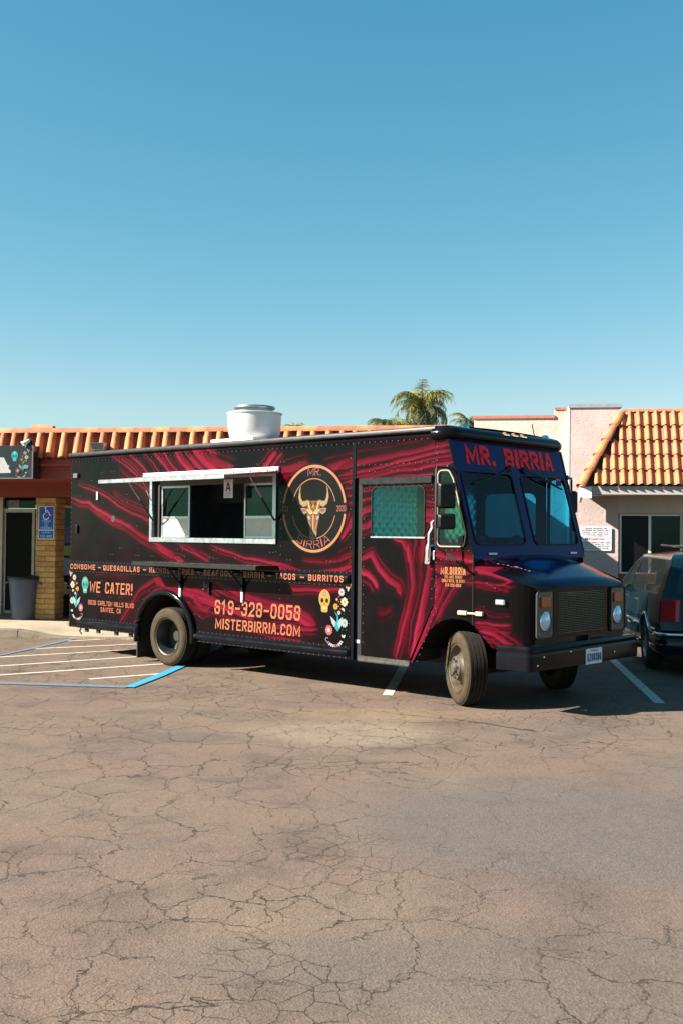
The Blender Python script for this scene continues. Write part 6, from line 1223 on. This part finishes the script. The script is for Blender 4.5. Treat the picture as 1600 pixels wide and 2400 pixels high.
sweep('body_moulding', [(x, CY+float(ysec(np.array(.62)))+.002, 0, 1) for x in (-.70, -1.0)], [(-.01, .60), (.018, .60), (.02, .625), (-.01, .63)], M_chr2, K); sweep('body_moulding', [(2.4, CY+1.0, 0, 1), (.25, CY+1.0, 0, 1)], [(-.01, .56), (.022, .56), (.026, .60), (.02, .63), (-.01, .635)], M_chr2, K); sweep('sill_trim', [(2.4, CY+.95, 0, 1), (.25, CY+.95, 0, 1)], [(-.03, .28), (.02, .29), (.03, .36), (.0, .40)], M_chr2, K)
k = MB(); k.tube([(x, CY+float(ysec(np.array(z)))*(1-.05*max(0, min(1, (-x-.7)/.6))**2)+.004, z) for x, z in [(WX+.43*math.cos(t), .36+.43*math.sin(t)) for t in np.linspace(-.1, math.pi+.1, 26)]], .016, 6); k.build('arch_trim', M_chr2, K, smooth=True)
def cwheel(x, y, sg):
    h = empty('wheel', (x, y, .36), 0, K); b = MB(); b.lathe([(.20, .10), (.23, .115), (.30, .115), (.345, .09), (.36, .06), (.36, -.06), (.345, -.09), (.2, -.1)], 36); b.v = [(a, sg*c, d) for a, c, d in b.v]; b.build('tyre', mat('car_tyre', (.014, .014, .014), .8), h, smooth=True)
    b = MB(); b.lathe([(.205, .098), (.19, .105), (.17, .08), (.08, .075), (.06, .09), (0, .092)], 30); b.v = [(a, sg*c, d) for a, c, d in b.v]; b.build('wheel_cover', mat('wheel_cover_silver', (.28, .26, .22), .35, metal=.8, noise=.3), h, auto=40); return h
for x in (WX, WX2): cwheel(x, -.06, 1); cwheel(x, 2*CY+.06, -1)
box('underbody', -1.1, 4.0, CY-.82, CY+.82, .22, .34, M_under, K); b = MB()
for x in (WX, WX2):
    for sg in (1, -1): 
        P = arch_pts(x, .34, .43, .45, 14); n_ = len(P); vs = [(px, y, pz) for y in (CY+sg*.93, CY+sg*.6) for px, pz in P]; b.add(vs, [(i, i+1, n_+i+1, n_+i) for i in range(n_-1)]+[tuple(range(n_, 2*n_))])
b.build('wheel_well', M_gap, K)
for x0 in (.45, 1.45): b = MB(); b.box(x0+.12, x0+.30, CY+.962, CY+1.005, .92, .95); b.build('door_handle', M_chr2, K, bevel=.006)
k = MB(); 
for x in (1.40, .40, -.38): k.tube([(x, CY+float(ysec(np.array(z)))+.001, z) for z in np.linspace(.36, 1.06, 8)], .004, 4)
k.build('door_gap', M_gap, K)
sh_ = mat('tan_upholstery', (.17, .14, .095), .8)
for x, nm in ((.55, 'rear_seat'), (1.55, 'front_seat')):
    b = MB()
    for y in (CY+.42, CY-.42): b.box(x-.12, x+.05, y-.28, y+.28, .55, 1.12); b.box(x-.10, x+.0, y-.13, y+.13, 1.12, 1.32); b.box(x, x+.5, y-.28, y+.28, .45, .62)
    b.build(nm, sh_, K, bevel=.03)
box('cargo_floor', -1.1, .4, CY-.75, CY+.75, .60, .64, sh_, K); box('cabin_floor', .4, 2.6, CY-.8, CY+.8, .36, .40, mat('dark_cab_trim', (.02, .02, .024), .7), K)
rk = empty('roof_rack', parent=K)
for y in (CY+.55, CY-.55): b = MB(); b.tube([(-.68, y, 1.655), (-.66, y, 1.72), (.95, y, 1.735), (.97, y, 1.67)], .017, 8); b.build('rack_rail', M_satin, rk, smooth=True)
for x in (-.55, .75): box('crossbar', x, x+.07, CY-.56, CY+.56, 1.715, 1.74, M_chr2, rk)
k = MB(); k.box(2.02, 2.16, CY+.98, CY+1.13, 1.02, 1.16); k.build('wing_mirror', M_green, K, bevel=.03)
